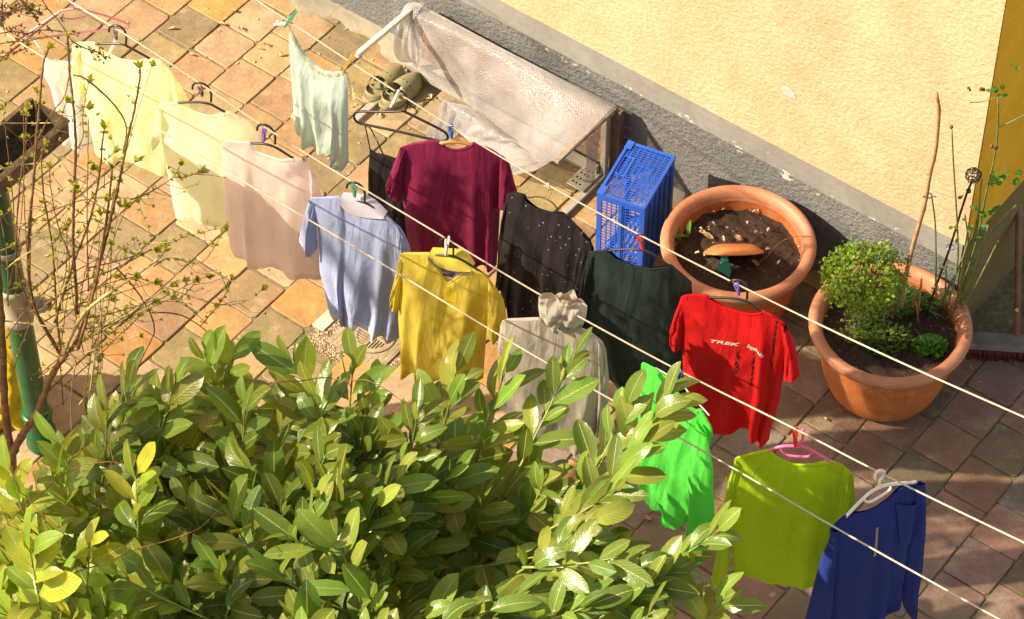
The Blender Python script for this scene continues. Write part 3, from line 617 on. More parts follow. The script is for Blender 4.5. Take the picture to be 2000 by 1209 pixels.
    for k, q in enumerate(zp):
        c = drape(tr9, p, p.pt(*q), .0015); m.box(c-p.d*.005-EZ*.0018, p.d*.010, EZ*.0036, p.n*.002)
    m.build('zipper', simple('zip_teeth', (.55, .5, .42), .4, .2, 80, 0, .6), r9, smooth=False)
    m = MB(); 
    m.grid([[drape(tr9, p, p.pt(1742+54*j/8, 975+70*i/8), .006+.005*math.sin(math.pi*j/8)) for j in range(9)] for i in range(9)]); m.build('folded_flap', rb, r9)

    # -------------------------------------------------------------- line nearest the wall
    # light blue camisole pegged at two points
    p = Plane('A', (668, 113), (566, 62), (672, 130), lo=-60, hi=60)
    lc = cloth('duck_egg_jersey', (.62, .74, .70), .32, 1.0); crm = cloth('cream_lace', (.75, .70, .42), .4, 1.2)
    p.n = ROPES['A'][1] if (CAM-ROPES['A'][0])@ROPES['A'][1] > 0 else -ROPES['A'][1]
    d_ = nrm(np.cross(p.n, EZ)); p.d = d_ if d_[0] > 0 else -d_
    ra, tra, Ga = garment('camisole', 'pale blue-green camisole with cream lace edging, pegged at two corners', 'camisole', p, lc,
        ([(564, 60), (572, 66), (579, 83), (596, 109), (616, 129), (632, 139), (649, 142), (669, 140), (675, 132)], [(675, 132), (679, 170), (680, 205), (680, 281), (681, 318)], [(577, 245), (584, 256), (593, 261), (600, 270), (610, 273), (619, 275), (623, 287), (639, 288), (652, 292), (664, 298), (667, 324), (675, 328), (681, 318)], [(564, 60), (565, 90), (568, 139), (573, 205), (577, 245)]),
        (), None, folds=[(.3, .03, .04, 0), (.52, .03, .035, -.03), (.8, .035, .04, 0), (.93, .02, .03, 0)], seed=20, thick=.02, dip=0)
    m = MB(); e = smoothpoly([(564, 56), (573, 72), (581, 86), (597, 110), (616, 130), (633, 141), (652, 143), (672, 140)], 60)
    m.grid([[drape(tra, p, p.pt(x, y+k*2.2+(1.2*math.sin(j*1.3) if k == 2 else 0)), .002) for j, (x, y) in enumerate(e)] for k in range(3)], [[(x*.01, y*.01) for x, y in e]]*3); m.build('lace_trim', crm, ra)
    m = MB(); a = spline([(674, 140), (682, 165), (687, 180), (691, 196)], 26); b_ = spline([(672, 145), (676, 165), (679, 182), (680, 200)], 26)
    m.grid([[p.pt(*(a[j]*(1-k/3)+b_[j]*k/3), -.01+(.003*math.sin(j*1.5) if k == 0 else 0)) for j in range(26)] for k in range(4)]); m.build('lace_trim', crm, ra)
    m = MB(); m.grid([[p.pt(x, y, -.03) for x, y in r] for r in ([(556, 238), (580, 246), (600, 266)], [(566, 222), (590, 230), (606, 262)])]); m.build('inner_hem', crm, ra)
    m = MB(); m.tube([p.pt(x, y, -.004) for x, y in smoothpoly([(563, 50), (570, 66), (580, 82), (586, 94)], 16)], .0025, 6); m.build('strap', crm, ra)
    # black hanger with black camisole
    p = Plane('A', (785, 184), (702, 226), (872, 270))
    wire('clothes_hanger', 'large empty-looking black hanger with the black camisole on its lower bar', 'hanger', p, [('hook', [(770, 182), (774, 176), (784, 177), (793, 186), (796, 200), (793, 214), (788, 218)], .0042, M['black'], 0), ('frame', [(788, 217), (740, 219), (703, 217), (693, 220), (690, 230), (698, 240), (712, 243), (780, 257), (850, 274), (866, 276), (876, 271), (873, 260), (850, 247), (788, 217)], .0048, M['black'], 0)], GP)
    bk = cloth('black_jersey', (.018, .014, .018), .02, 1.2)
    rk, trk, _ = garment('camisole', 'black camisole with thin straps hanging between the light blue polo and the burgundy T-shirt', 'camisole', p, bk,
        ([(722, 291), (735, 300), (752, 304), (775, 312), (800, 316), (826, 320)], [(826, 320), (830, 400), (826, 470)], [(722, 448), (760, 458), (800, 468), (826, 470)], [(722, 291), (719, 340), (719, 400), (722, 448)]), (), None, folds=[(.2, .015, .05, 0), (.5, .015, .05, 0)], seed=22, thick=.02)
    for a in ([(713, 244), (718, 268), (723, 293)], [(721, 246), (735, 272), (750, 305)]):
        m = MB(); m.tube([p.pt(*q) for q in a], .0024, 6); m.build('strap', bk, rk)
    m = MB(); 
    for q in ((733, 268), (735, 273)): m.tube([p.pt(q[0]-2, q[1], .003), p.pt(q[0]+2.5, q[1]-1, .003)], .0012, 5)
    m.build('strap_slider', M['steel'], rk)
    # burgundy tee on wooden hanger
    p = Plane('A', (884, 248), (790, 283), (985, 308))
    wire('clothes_hanger', 'wooden hanger in the burgundy T-shirt', 'hanger', p, [('arms', [(830, 288), (856, 281), (885, 276), (905, 278), (926, 284), (950, 296)], .0075, M['woodh'], 0), ('hook', [(877, 251), (880, 245), (886, 246), (888, 253), (884, 262), (884, 277)], .0018, M['steel'], 0)], GP)
    bu = cloth('burgundy_cotton', (.24, .012, .065), .12, .7)
    garment('t_shirt', 'burgundy short-sleeved T-shirt on the wooden hanger', 'T-shirt', p, bu,
        ([(781, 289), (804, 281), (844, 275), (857, 277), (873, 286), (890, 288), (909, 286), (924, 278), (955, 290), (985, 307)], [(985, 307), (981, 350), (977, 400), (973, 482), (970, 517)], [(803, 494), (820, 500), (850, 497), (880, 506), (905, 503), (925, 508), (940, 504), (953, 509), (961, 521), (970, 517)], [(781, 289), (785, 340), (787, 390), (793, 449), (803, 494)]),
        [([(781, 289), (796, 290)], [(796, 290), (789, 340), (785, 389)], [(753, 362), (764, 378), (785, 389)], [(781, 289), (765, 330), (753, 362)], .024, .004),
         ([(978, 299), (997, 318)], [(997, 318), (1005, 351), (1012, 374)], [(972, 401), (988, 396), (1012, 374)], [(978, 299), (975, 350), (972, 401)], .026, .008)],
        (857, 924, .010), folds=[(.16, .012, .05, 0), (.45, .010, .1, 0), (.72, .016, .06, .03), (.9, .02, .04, 0)], seed=24, famp=.002, dip=6)
    # black dotted cardigan
    def dots(nt, uv, c):
        mp = N(nt, 'ShaderNodeMapping'); mp.inputs['Scale'].default_value = (38, 30, 1); mp.inputs['Rotation'].default_value = (0, 0, .5); nt.links.new(uv, mp.inputs[0])
        v = N(nt, 'ShaderNodeTexVoronoi', i_Scale=1.0, i_Randomness=.35); nt.links.new(mp.outputs[0], v.inputs[0])
        return mix(nt, ramp(nt, v.outputs['Distance'], [(.06, (1, 1, 1)), (.10, (0, 0, 0))]).outputs[0], c, (.5, .42, .36))
    p = Plane('A', (1071, 363), (1000, 378), (1145, 460))
    wire('clothes_hanger', 'thin dark wire hanger in the dotted black top', 'hanger', p, [('hook', [(1080, 366), (1078, 374), (1071, 389), (1071, 392)], .0014, M['woodh'], 0), ('arms', [(1030, 391), (1026, 382), (1034, 387), (1050, 383), (1071, 390), (1084, 400), (1091, 415)], .0024, M['black'], 0)], GP)
    db = cloth('black_dotted_jersey', (.014, .010, .012), .02, 1.2, dots)
    garment('blouse', 'black long-sleeved blouse speckled with tiny white dots', 'blouse', p, db,
        ([(987, 392), (992, 379), (1004, 375), (1024, 381), (1030, 392), (1049, 404), (1074, 412), (1097, 415), (1115, 431), (1136, 451), (1155, 470)], [(1155, 470), (1150, 520), (1142, 570), (1138, 612)], [(981, 581), (1004, 598), (1010, 622), (1050, 624), (1090, 626), (1138, 612)], [(987, 392), (980, 430), (975, 474), (973, 548), (981, 581)]),
        [([(1136, 450), (1157, 470)], [(1157, 470), (1163, 488), (1150, 560), (1142, 600)], [(1116, 600), (1142, 600)], [(1136, 450), (1128, 500), (1116, 600)], .024, .006),
         ([(987, 392), (998, 395)], [(998, 395), (994, 470), (990, 560)], [(972, 560), (990, 560)], [(987, 392), (978, 470), (972, 560)], .02, .006)],
        (1024, 1097, .006), folds=[(.2, .02, .04, 0), (.4, .02, .05, 0), (.62, .02, .05, 0), (.8, .02, .04, 0)], seed=26, dip=4)
    # dark green long top
    p = Plane('A', (1252, 461), (1155, 491), (1340, 545))
    wire('clothes_hanger', 'black hanger in the dark green top in front of the blue crate', 'hanger', p, [('hook', [(1240, 466), (1243, 459), (1251, 457), (1259, 463), (1261, 474), (1259, 485)], .003, M['black'], 0), ('arms', [(1165, 494), (1188, 489), (1258, 485), (1300, 514), (1325, 530)], .004, M['black'], 0)], GP)
    dg = cloth('dark_green_jersey', (.014, .026, .022), .02, .8)
    garment('long_top', 'very dark green long top hanging between the dotted blouse and the red T-shirt', 'top', p, dg,
        ([(1148, 500), (1151, 492), (1188, 488), (1206, 503), (1240, 516), (1277, 521), (1308, 517), (1335, 538), (1351, 551)], [(1351, 551), (1354, 620), (1350, 700), (1345, 775)], [(1184, 730), (1220, 742), (1260, 748), (1300, 765), (1345, 775)], [(1148, 500), (1143, 560), (1150, 640), (1184, 730)]),
        [([(1148, 500), (1162, 498)], [(1162, 498), (1156, 560), (1160, 640)], [(1138, 592), (1142, 640), (1160, 640)], [(1148, 500), (1144, 544), (1138, 592)])],
        (1188, 1308, .006), folds=[(.2, .012, .06, 0), (.5, .012, .08, 0), (.8, .014, .06, 0)], seed=28, famp=.002, dip=5)
    # red tee with black print and lettering
    def smear(nt, uv, c):
        sx = N(nt, 'ShaderNodeSeparateXYZ'); nt.links.new(uv, sx.inputs[0]); tot = None
        for (u0, wd, v0, hv) in ((.085, .013, -.36, .16), (.145, .012, -.24, .17), (.177, .010, -.12, .10), (.03, .022, -.35, .09), (-.168, .004, -.10, .06)):
            a = N(nt, 'ShaderNodeMath', operation='SUBTRACT', i_1=u0); nt.links.new(sx.outputs[0], a.inputs[0]); a2 = N(nt, 'ShaderNodeMath', operation='DIVIDE', i_1=wd); nt.links.new(a.outputs[0], a2.inputs[0]); a3 = N(nt, 'ShaderNodeMath', operation='POWER', i_1=2.0); nt.links.new(a2.outputs[0], a3.inputs[0])
            b = N(nt, 'ShaderNodeMath', operation='SUBTRACT', i_1=v0); nt.links.new(sx.outputs[1], b.inputs[0]); b2 = N(nt, 'ShaderNodeMath', operation='DIVIDE', i_1=hv); nt.links.new(b.outputs[0], b2.inputs[0]); b3 = N(nt, 'ShaderNodeMath', operation='POWER', i_1=4.0); nt.links.new(b2.outputs[0], b3.inputs[0])
            s = N(nt, 'ShaderNodeMath', operation='ADD'); nt.links.new(a3.outputs[0], s.inputs[0]); nt.links.new(b3.outputs[0], s.inputs[1])
            e = N(nt, 'ShaderNodeMath', operation='MULTIPLY', i_1=-1.0); nt.links.new(s.outputs[0], e.inputs[0]); x = N(nt, 'ShaderNodeMath', operation='EXPONENT'); nt.links.new(e.outputs[0], x.inputs[0])
            if tot is None: tot = x.outputs[0]
            else:
                mxn = N(nt, 'ShaderNodeMath', operation='MAXIMUM'); nt.links.new(tot, mxn.inputs[0]); nt.links.new(x.outputs[0], mxn.inputs[1]); tot = mxn.outputs[0]
        n = noise(nt, 95, 4, .7, uv, (1.4, .6, 1)); pr = N(nt, 'ShaderNodeMath', operation='MULTIPLY'); nt.links.new(n.outputs[0], pr.inputs[0]); nt.links.new(tot, pr.inputs[1])
        return mix(nt, ramp(nt, pr.outputs[0], [(.43, (0, 0, 0)), (.47, (1, 1, 1))]).outputs[0], c, (.02, .004, .004))
    p = Plane('A', (1441, 556), (1335, 578), (1525, 625))
    wire('clothes_hanger', 'black hanger in the red T-shirt', 'hanger', p, [('hook', [(1424, 552), (1430, 547), (1443, 547), (1455, 553), (1460, 564), (1459, 584)], .0042, M['black'], 0), ('arms', [(1345, 582), (1381, 580), (1458, 584), (1486, 609), (1515, 625)], .0045, M['black'], 0)], GP)
    rd = cloth('red_cotton', (.70, .006, .008), .15, .7, smear)
    rr_, trr, _ = garment('t_shirt', 'red T-shirt with white lettering and black smudged print', 'T-shirt', p, rd,
        ([(1327, 590), (1330, 580), (1340, 576), (1380, 576), (1387, 582), (1414, 595), (1447, 606), (1471, 610), (1488, 607), (1509, 617), (1531, 630), (1540, 642)], [(1540, 642), (1535, 700), (1528, 745), (1523, 782), (1505, 839), (1502, 859)], [(1341, 770), (1359, 801), (1370, 812), (1386, 830), (1414, 831), (1441, 823), (1453, 817), (1466, 820), (1469, 834), (1483, 839), (1490, 864), (1502, 859)], [(1327, 590), (1332, 659), (1334, 727), (1341, 770)]),
        [([(1327, 590), (1337, 590)], [(1337, 590), (1334, 630), (1331, 678)], [(1308, 668), (1316, 676), (1331, 678)], [(1327, 590), (1318, 613), (1308, 646), (1308, 668)], .018, .004),
         ([(1525, 626), (1541, 643)], [(1541, 643), (1553, 667), (1560, 703), (1564, 730)], [(1532, 737), (1550, 732), (1564, 730)], [(1525, 626), (1534, 680), (1532, 737)], .022, .008)],
        (1382, 1486, .009), folds=[(.55, .014, .08, 0), (.78, .04, .04, .05), (.93, .02, .04, 0)], seed=30, famp=.002, dip=5)
    wt = simple('white_flock_print', (.72, .68, .6), .8)
    def lettering(text, size, org, dirpx, shear, squash, wtail=0):
        cu = bpy.data.curves.new('text', 'FONT'); cu.body = text; cu.size = size; cu.shear = shear; cu.offset = size*.025; cu.resolution_u = 3
        ob = bpy.data.objects.new('text', cu); COL.objects.link(ob); dg_ = bpy.context.evaluated_depsgraph_get(); me = bpy.data.meshes.new_from_object(ob.evaluated_get(dg_)); bpy.data.objects.remove(ob)
        o0 = p.pt(*org); dx = p.pt(*dirpx)-o0; L = np.linalg.norm(dx); ex = dx/L; ey = nrm(EZ-ex*(EZ@ex)); W_ = max(v.co.x for v in me.vertices); m = MB()
        vs = [drape(trr, p, o0+ex*(v.co.x/W_*L)+ey*(v.co.y*squash-wtail*(v.co.x/W_)**2), .0012) for v in me.vertices]
        m.add(vs, [tuple(f.vertices) for f in me.polygons]); m.build('lettering', wt, rr_, smooth=False)
    lettering('TREK', .03, (1388, 655), (1452, 662), .35, .62)
    lettering('Segafredo', .03, (1463, 664), (1498, 676), .2, .75, .016)
    m = MB(); m.tube([drape(trr, p, p.pt(1459, 655), .001), drape(trr, p, p.pt(1460, 664), .001)], .0007, 4); m.build('divider_print', simple('dull_pink_print', (.5, .12, .12), .8), rr_)
laundry()
def pegs():
    peg('green clothes peg standing up at the top corner of the blue-green camisole', 'A', (578, 23), (558, 51), M['greenp'], .006)
    peg('white clothes peg lying across the line beside the green peg', 'A', (541, 41), (563, 43), M['whitep'], .012)
    peg('wooden clothes peg at the lace corner of the blue-green camisole', 'A', (694, 101), (671, 139), M['woodh'], .006)
    peg('white peg holding the large black hanger', 'A', (784, 171), (765, 207), M['whitep'], .006)
    peg('blue peg above the burgundy T-shirt', 'A', (881, 242), (884, 268), M['bluep'], .006)
    peg('red peg holding the hanger of the dark green top', 'A', (1250, 456), (1258, 483), M['redp'], .008)
    peg('purple peg above the red T-shirt', 'A', (1440, 549), (1446, 574), M['purplep'], .008)
    peg('dark grey peg on the hanger of the pale yellow-green T-shirt', 'B', (228, 55), (229, 76), M['greyp'], .006)
    peg('dark grey peg on the hanger of the cream T-shirt', 'B', (393, 165), (397, 186), M['greyp'], .006)
    peg('purple peg above the pale pink T-shirt', 'B', (519, 246), (516, 275), M['purplep'], .006)
    peg('green peg above the light blue polo shirt', 'B', (693, 357), (695, 383), M['greenp'], .006)
    peg('white peg above the yellow polo shirt', 'B', (877, 462), (873, 495), M['whitep'], .008)
    peg('light blue peg above the neon green top', 'B', (1326, 716), (1324, 742), M['cyanp'], .008)
    peg('red peg above the lime-yellow top', 'B', (1556, 834), (1556, 870), M['redp'], .008)
    # knotted string bow on the wall-side line
    n = ROPES['A'][1]; n = n if (CAM-ROPES['A'][0])@n > 0 else -n; c = on_rope('A', 1071, 363); d = nrm(ROPES['A'][2][6]-ROPES['A'][2][5])
    m = MB(); m.tube([c+d*.008*math.cos(a*1.0)+EZ*.008*math.sin(a)+n*.004*math.sin(2*a) for a in np.linspace(0, 12.5, 40)], .0026, 6)
    for q in ((-.018, -.008), (.014, -.012), (.004, -.022), (.002, .012)): m.tube([c, c+d*q[0]*.6+EZ*q[1]*.4+n*.006, c+d*q[0]+EZ*q[1]], .002, 5)
    tag(m.build('string_knot', M['rope'], None), 'small cream string knot tied on the line above the dotted blouse', 'knot')
pegs()


# ------------------------------------------------------------------ pots
def clay(name='terracotta_plastic', a=(.40, .10, .018), d=(.46, .135, .03), e=(.50, .28, .16)):
    m, nt, b = newmat(name); n = noise(nt, 4, 5, .6); n2 = noise(nt, 90, 4, .7); n3 = noise(nt, 14, 5, .7)
    c = ramp(nt, n.outputs[0], [(.3, a), (.7, d)]).outputs[0]
    c = mix(nt, ramp(nt, n3.outputs[0], [(.5, (0, 0, 0)), (.72, (.6, .6, .6))]).outputs[0], c, e)
    n4 = noise(nt, 9, 6, .75, None, (1, 1, .45)); c = mix(nt, ramp(nt, n4.outputs[0], [(.56, (0, 0, 0)), (.72, (.5, .5, .5))]).outputs[0], c, (.58, .44, .34)); n5 = noise(nt, 30, 5, .8); c = mix(nt, ramp(nt, n5.outputs[0], [(.66, (0, 0, 0)), (.74, (.6, .6, .6))]).outputs[0], c, (.14, .07, .035))
    nt.links.new(c, b.inputs['Base Color']); b.inputs['Roughness'].default_value = .55; bump(nt, b, n2.outputs[0], .0008); return m
CL = clay(); CLR = clay('dusty_terracotta_rim', (.40, .145, .065), (.46, .19, .10), (.44, .26, .17))
def soil_mat():
    m, nt, b = newmat('potting_soil'); n = noise(nt, 60, 6, .75); v = N(nt, 'ShaderNodeTexVoronoi', i_Scale=70.0, i_Randomness=1.0); nt.links.new(N(nt, 'ShaderNodeTexCoord').outputs['Object'], v.inputs[0])
    c = ramp(nt, n.outputs[0], [(.3, (.018, .009, .005)), (.7, (.085, .045, .028))]).outputs[0]
    sp = N(nt, 'ShaderNodeSeparateColor'); nt.links.new(v.outputs['Color'], sp.inputs[0])
    k = N(nt, 'ShaderNodeMath', operation='MULTIPLY'); nt.links.new(ramp(nt, v.outputs['Distance'], [(.16, (1, 1, 1)), (.24, (0, 0, 0))]).outputs[0], k.inputs[0]); nt.links.new(ramp(nt, sp.outputs[0], [(.90, (0, 0, 0)), (.92, (1, 1, 1))]).outputs[0], k.inputs[1])
    c = mix(nt, k.outputs[0], c, (.5, .42, .3)); nt.links.new(c, b.inputs['Base Color']); b.inputs['Roughness'].default_value = 1; bump(nt, b, n.outputs[0], .012); return m
SOIL = soil_mat()
def pot(px, rimz, R, label, soilz):
    c = P(*px, rimz); c0 = c*1.0; c0[2] = 0
    t = empty('flower_pot', c0, label, 'flower pot', 'big terracotta-coloured pots by the wall')
    h = rimz; b0 = R*.60
    pr = [(0.001, .004), (b0-.01, .004), (b0, .012)]
    for k in range(1, 14):
        q = k/14; pr.append((b0+(R-.035-b0)*(q**.5), .012+(h-.055-.012)*q))
    pr += [(R-.034, h-.050), (R-.030, h-.047)]
    m = MB(); m.lathe(c0, pr, 80); m.lathe(c0, [(R-.052, h-.03), (R-.06, h-.10), (R-.075, h-.2)], 80); m.build('body', CL, t)
    rp = [(R-.030, h-.052), (R-.008, h-.048)]+[(R-.022+.024*math.cos(a), h-.024+.024*math.sin(a)) for a in np.linspace(-.9, 2.6, 12)]+[(R-.050, h-.022), (R-.056, h-.05)]
    m = MB(); m.lathe(c0, rp, 80); m.build('rim', CLR, t)
    m = MB(); rr = random.Random(int(px[0])); rows = []
    for i in range(26):
        r = (R-.058)*i/25; row = []
        for k in range(61):
            a = 2*math.pi*k/60; x, y = r*math.cos(a), r*math.sin(a)
            z = h-soilz+.010*math.sin(x*23+1)*math.cos(y*19)+.006*math.sin(x*60+y*43)+.004*math.sin(x*130-y*97)+(.012 if i == 25 else 0)-.02*(r/R)**2
            row.append(c0+np.array([x, y, z]))
        rows.append(row)
    m.grid(rows); m.build('soil', SOIL, t); return t, c0
RP = .312
potA, cA = pot((1442.5, 468), .40, RP, 'wide terracotta-coloured pot without plants, half a saucer stuck in its soil', .095)
potB, cB = pot((1740, 626), .40, RP+.008, 'wide terracotta-coloured pot planted with a clipped bush, rose stems and herbs', .075)
# saucer pushed upright into the soil
def saucer():
    a, b_ = P(1375, 490, .335), P(1492, 488, .335); c = (a+b_)/2; R = np.linalg.norm(b_-a)/2; d = nrm(b_-a)
    ax = nrm(np.array([0, .68, .73])*1.0); t = empty('plant_saucer', c, 'orange saucer tilted in the soil of the empty pot', 'saucer')
    m = MB(); yv = nrm(np.cross(ax, d)); cc = c+EZ*.0
    m.lathe(cc, [(.001, .022), (R*.62, .022), (R*.72, .018), (R, -.004), (R+.002, -.010), (R-.004, -.010), (R*.70, .012), (R*.6, .016), (.001, .016)], 56, ax, d); m.build('dish', simple('orange_clay', (.58, .20, .06), .5, .08, 10), t)
saucer()
def plant_label():
    g = simple('green_label', (.02, .24, .13), .4, .1, 20, .0002); n = nrm(CAM-P(1415, 515, .34)); o = P(1415, 515, .35)
    def f(x, y, off=.0): return onp(x, y, o, n)+n*off
    m = MB(); pts = [(1407, 492), (1420, 492), (1424, 520), (1429, 528), (1424, 542), (1416, 536), (1401, 527), (1402, 513), (1409, 517)]
    a = [f(x, y, .001) for x, y in pts]; b_ = [f(x, y, -.001) for x, y in pts]; k = len(pts); m.add(a+b_, [tuple(range(k)), tuple(range(k, 2*k))[::-1]]+[(i, (i+1) % k, k+(i+1) % k, k+i) for i in range(k)])
    tag(m.build('plant_marker', g, None, smooth=False), 'green plastic plant marker leaning under the orange saucer', 'plant marker')
plant_label()
# dry leaves lying about
def leaf_litter():
    mats = [simple('dry_leaf_tan', (.42, .25, .11), .8, .3, 40), simple('dry_leaf_pale', (.62, .50, .34), .8, .2, 40), simple('dry_leaf_orange', (.55, .24, .07), .8, .2, 40)]
    rr = random.Random(9)
    def one(c, L, wd, yaw, mt, label, grp):
        m = MB(); d = np.array([math.cos(yaw), math.sin(yaw), 0]); s = np.array([-d[1], d[0], 0]); rows = []
        for i in range(7):
            q = i/6; w_ = wd*math.sin(math.pi*(q*.92+.04))**.8; z = .006*math.sin(q*4+rr.random())+.004
            rows.append([c+d*L*(q-.5)+s*w_*k*.5+EZ*(z+.006*abs(k)*rr.uniform(.5, 1.3)) for k in (-1, -.5, 0, .5, 1)])
        m.grid(rows); o = m.build('dry_leaf', mt, None); tag(o, label, 'dry leaf', grp); return o
    for k, (x, y, L, i) in enumerate([(1396, 403, .045, 0), (1413, 411, .022, 1), (1371, 456, .04, 0), (1383, 463, .045, 0), (1369, 450, .02, 1), (1412, 468, .024, 1), (1440, 466, .045, 0), (1446, 470, .03, 0), (1475, 455, .026, 1), (1458, 437, .022, 1), (1472, 415, .016, 1), (1479, 413, .015, 1), (1563, 484, .026, 1), (1475, 516, .034, 2), (1361, 496, .02, 1), (1395, 415, .018, 1), (1425, 396, .022, 1), (1337, 441, .03, 0), (1500, 450, .018, 1), (1376, 498, .02, 1), (1520, 515, .018, 1), (1500, 488, .024, 1), (1419, 447, .022, 1), (1394, 440, .018, 1)]):
        one(P(x, y, .316), L, L*.55, rr.uniform(0, 6), mats[i], 'small dry leaf scrap lying on the soil of the empty pot', 'dry leaf scraps on the soil')
    one(P(1266, 1014, .006), .032, .022, .3, mats[2], 'orange dry leaf lying on the tiles beside the neon green top', None)
    one(P(727, 626, .018), .03, .02, 1.3, mats[2], 'orange dry leaf lying on the drain grate', None)
    for k, (x, y) in enumerate([(455, 22), (336, 57), (372, 108), (470, 57), (519, 88), (505, 96), (548, 108), (433, 48), (1895, 720), (740, 226), (840, 190), (610, 190), (835, 195), (1610, 820), (1420, 690)]):
        one(P(x, y, .006), rr.uniform(.02, .04), rr.uniform(.008, .02), rr.uniform(0, 6), rr.choice(mats[:2]), 'small dry leaf scrap lying loose on the terracotta tiles', 'dry leaf scraps on the tiles')
leaf_litter()
def crumbs():
    rr = random.Random(4); m = MB()
    for k in range(420):
        x, y = rr.uniform(-50, 2050), rr.uniform(-20, 1230); p = P(x, y, .005)
        if p@E2 > .9: continue
        if rr.random() < .45: p = W(-.95+rr.gauss(0, .75), .55+rr.gauss(0, .25), .005)
        if p@E2 > .9: continue
        a = rr.uniform(0, 6.28); s_ = rr.uniform(.002, .006); d = np.array([math.cos(a), math.sin(a), 0]); q = np.array([-d[1], d[0], 0])
        m.add([p-d*s_*2, p+q*s_+EZ*.002, p+d*s_*2, p-q*s_+EZ*.001], [(0, 1, 2, 3)])
    tag(m.build('litter_crumbs', simple('pale_crumb', (.42, .33, .18), .9, .3, 60), None), kind='stuff')
crumbs()
# ------------------------------------------------------------------ folding crate standing on its end
def crate():
    H = .46; tl, tr_, bl, br = P(1230.7, 275.7, H), P(1321, 305, H), P(1166, 378, H), P(1260.5, 410, H)
    ex = nrm((br-bl)+(tr_-tl)); ey = np.array([-ex[1], ex[0], 0]); o = bl*1.0; wd = .21; dp = (np.linalg.norm(tl-bl)+np.linalg.norm(tr_-br))/2
    bm_ = simple('blue_crate_plastic', (.012, .085, .48), .38, .08, 14, .0003); dk = simple('dark_inside', (.02, .05, .2), .6)
    t = empty('folding_crate', o*np.array([1, 1, 0]), 'blue plastic folding crate with slotted sides standing on its end by the wall', 'crate')
    o = o*np.array([1, 1, 0])
    def panel(name, c, a, la, b, lb, n, frame, na, nb_, barw, slots=False, extra=None):
        """lattice of bars in the a,b plane at corner c, thickness along n"""
        m = MB(); th = .004
        m.box(c, a*la, b*frame, n*.009); m.box(c+b*(lb-frame), a*la, b*frame, n*.009); m.box(c+b*frame, a*frame, b*(lb-2*frame), n*.0088); m.box(c+a*(la-frame)+b*frame, a*frame, b*(lb-2*frame), n*.0088)
        ia, ib = la-2*frame, lb-2*frame
        if na:
            for k in range(1, na): m.box(c+a*(frame+ia*k/na-barw/2)+b*frame+n*.002, a*barw, b*ib, n*th)
        if nb_:
            for k in range(1, nb_):
                m.box(c+b*(frame+ib*k/nb_-barw*.45)+a*frame+n*.0025, a*ia, b*barw*.9, n*th*.8)
        if extra: extra(m)
        m.build(name, bm_, t, smooth=False, bevel=.0008)
    top0 = o+EZ*(H-.009)
    def handle(m):
        # solid plate with a stadium-shaped grip hole on the left-hand side
        c = top0+ex*.018+ey*(dp*.40); L = dp*.36; wdt = .045; n = 36; ci = []; sq = []
        for k in range(n):
            a = 2*math.pi*k/n; hx, hy = .012, L*.34
            cx, cy = math.cos(a)*hx, math.sin(a)*hx+(hy if math.sin(a) > 0 else -hy); ci.append((wdt*.36+cx, L/2+cy))
            q = max(abs(math.cos(a))/(wdt/2), abs(math.sin(a))/(L/2)); sq.append((wdt/2+math.cos(a)/q, L/2+math.sin(a)/q))
        f = lambda q, z: c+ex*q[0]+ey*q[1]+EZ*z
        vs = [f(q, .0075) for q in sq]+[f(q, .0075) for q in ci]+[f(q, .011) for q in ci]+[f((wdt*.36+(q[0]-wdt*.36)*1.25, L/2+(q[1]-L/2)*1.05), .011) for q in ci]+[f((wdt*.36+(q[0]-wdt*.36)*1.3, L/2+(q[1]-L/2)*1.06), .0075) for q in ci]+[f(q, -.03) for q in ci]
        fs = [(k, (k+1) % n, n+(k+1) % n, n+k) for k in range(n)]
        for A_, B_ in ((1, 2), (2, 3), (3, 4), (1, 5)): fs += [(A_*n+k, A_*n+(k+1) % n, B_*n+(k+1) % n, B_*n+k) for k in range(n)]
        m.add(vs, fs)
        # corner lugs
        m.box(top0-ex*.002+EZ*.0085, ex*.03, ey*dp*.16, EZ*.005); m.box(top0-ex*.002+ey*(dp*.86)+EZ*.0085, ex*.03, ey*dp*.14, EZ*.005)
        m.box(top0+EZ*.0085, ex*.012, ey*dp, EZ*.0045); m.box(top0+ex*(wd-.012)+EZ*.0085, ex*.012, ey*dp, EZ*.0035)
    panel('end_panel', top0, ex, wd, ey, dp, EZ, .014, 8, 24, .0052, extra=handle)
    def post(m):
        m.box(o+ex*(wd*.46)-ey*.004+EZ*.02, ex*.016, ey*.018, EZ*(H-.04)); m.box(o+ex*(wd*.53)+EZ*.02-ey*.001, ex*.008, ey*.012, EZ*(H-.04))
        m.bar(o+ex*.02+ey*.05+EZ*(H-.34), o+ex*.09+ey*.03+EZ*(H-.22), .012, .006)
    panel('rim_side', o, ex, wd, EZ, H-.0095, ey, .022, 8, 24, .0050, extra=post)
    def ribs(m):
        for k in range(1, 6): m.box(o+ex*(wd-.001)+ey*(dp*k/6)+EZ*.01, ex*.006, ey*.008, EZ*(H-.02))
        m.box(o+ex*(wd-.006)+ey*.008+EZ*.006, ex*.003, ey*(dp-.016), EZ*(H-.02))
    panel('base_panel', o+ex*(wd-.009)+ey*.0095, ey, dp-.019, EZ, H-.0095, ex, .018, 0, 0, .004, extra=ribs)
    panel('long_side', o+ey*(dp-.0095), ex, wd-.0095, EZ, H-.0095, ey, .018, 6, 22, .004)
    panel('open_side', o+ey*.0095, ey, dp-.02, EZ, H-.0095, ex, .018, 0, 0, .004)
    panel('lower_end_panel', o+EZ*.002+ex*.001, ex, wd-.002, ey, dp, EZ, .016, 8, 12, .004)
crate()
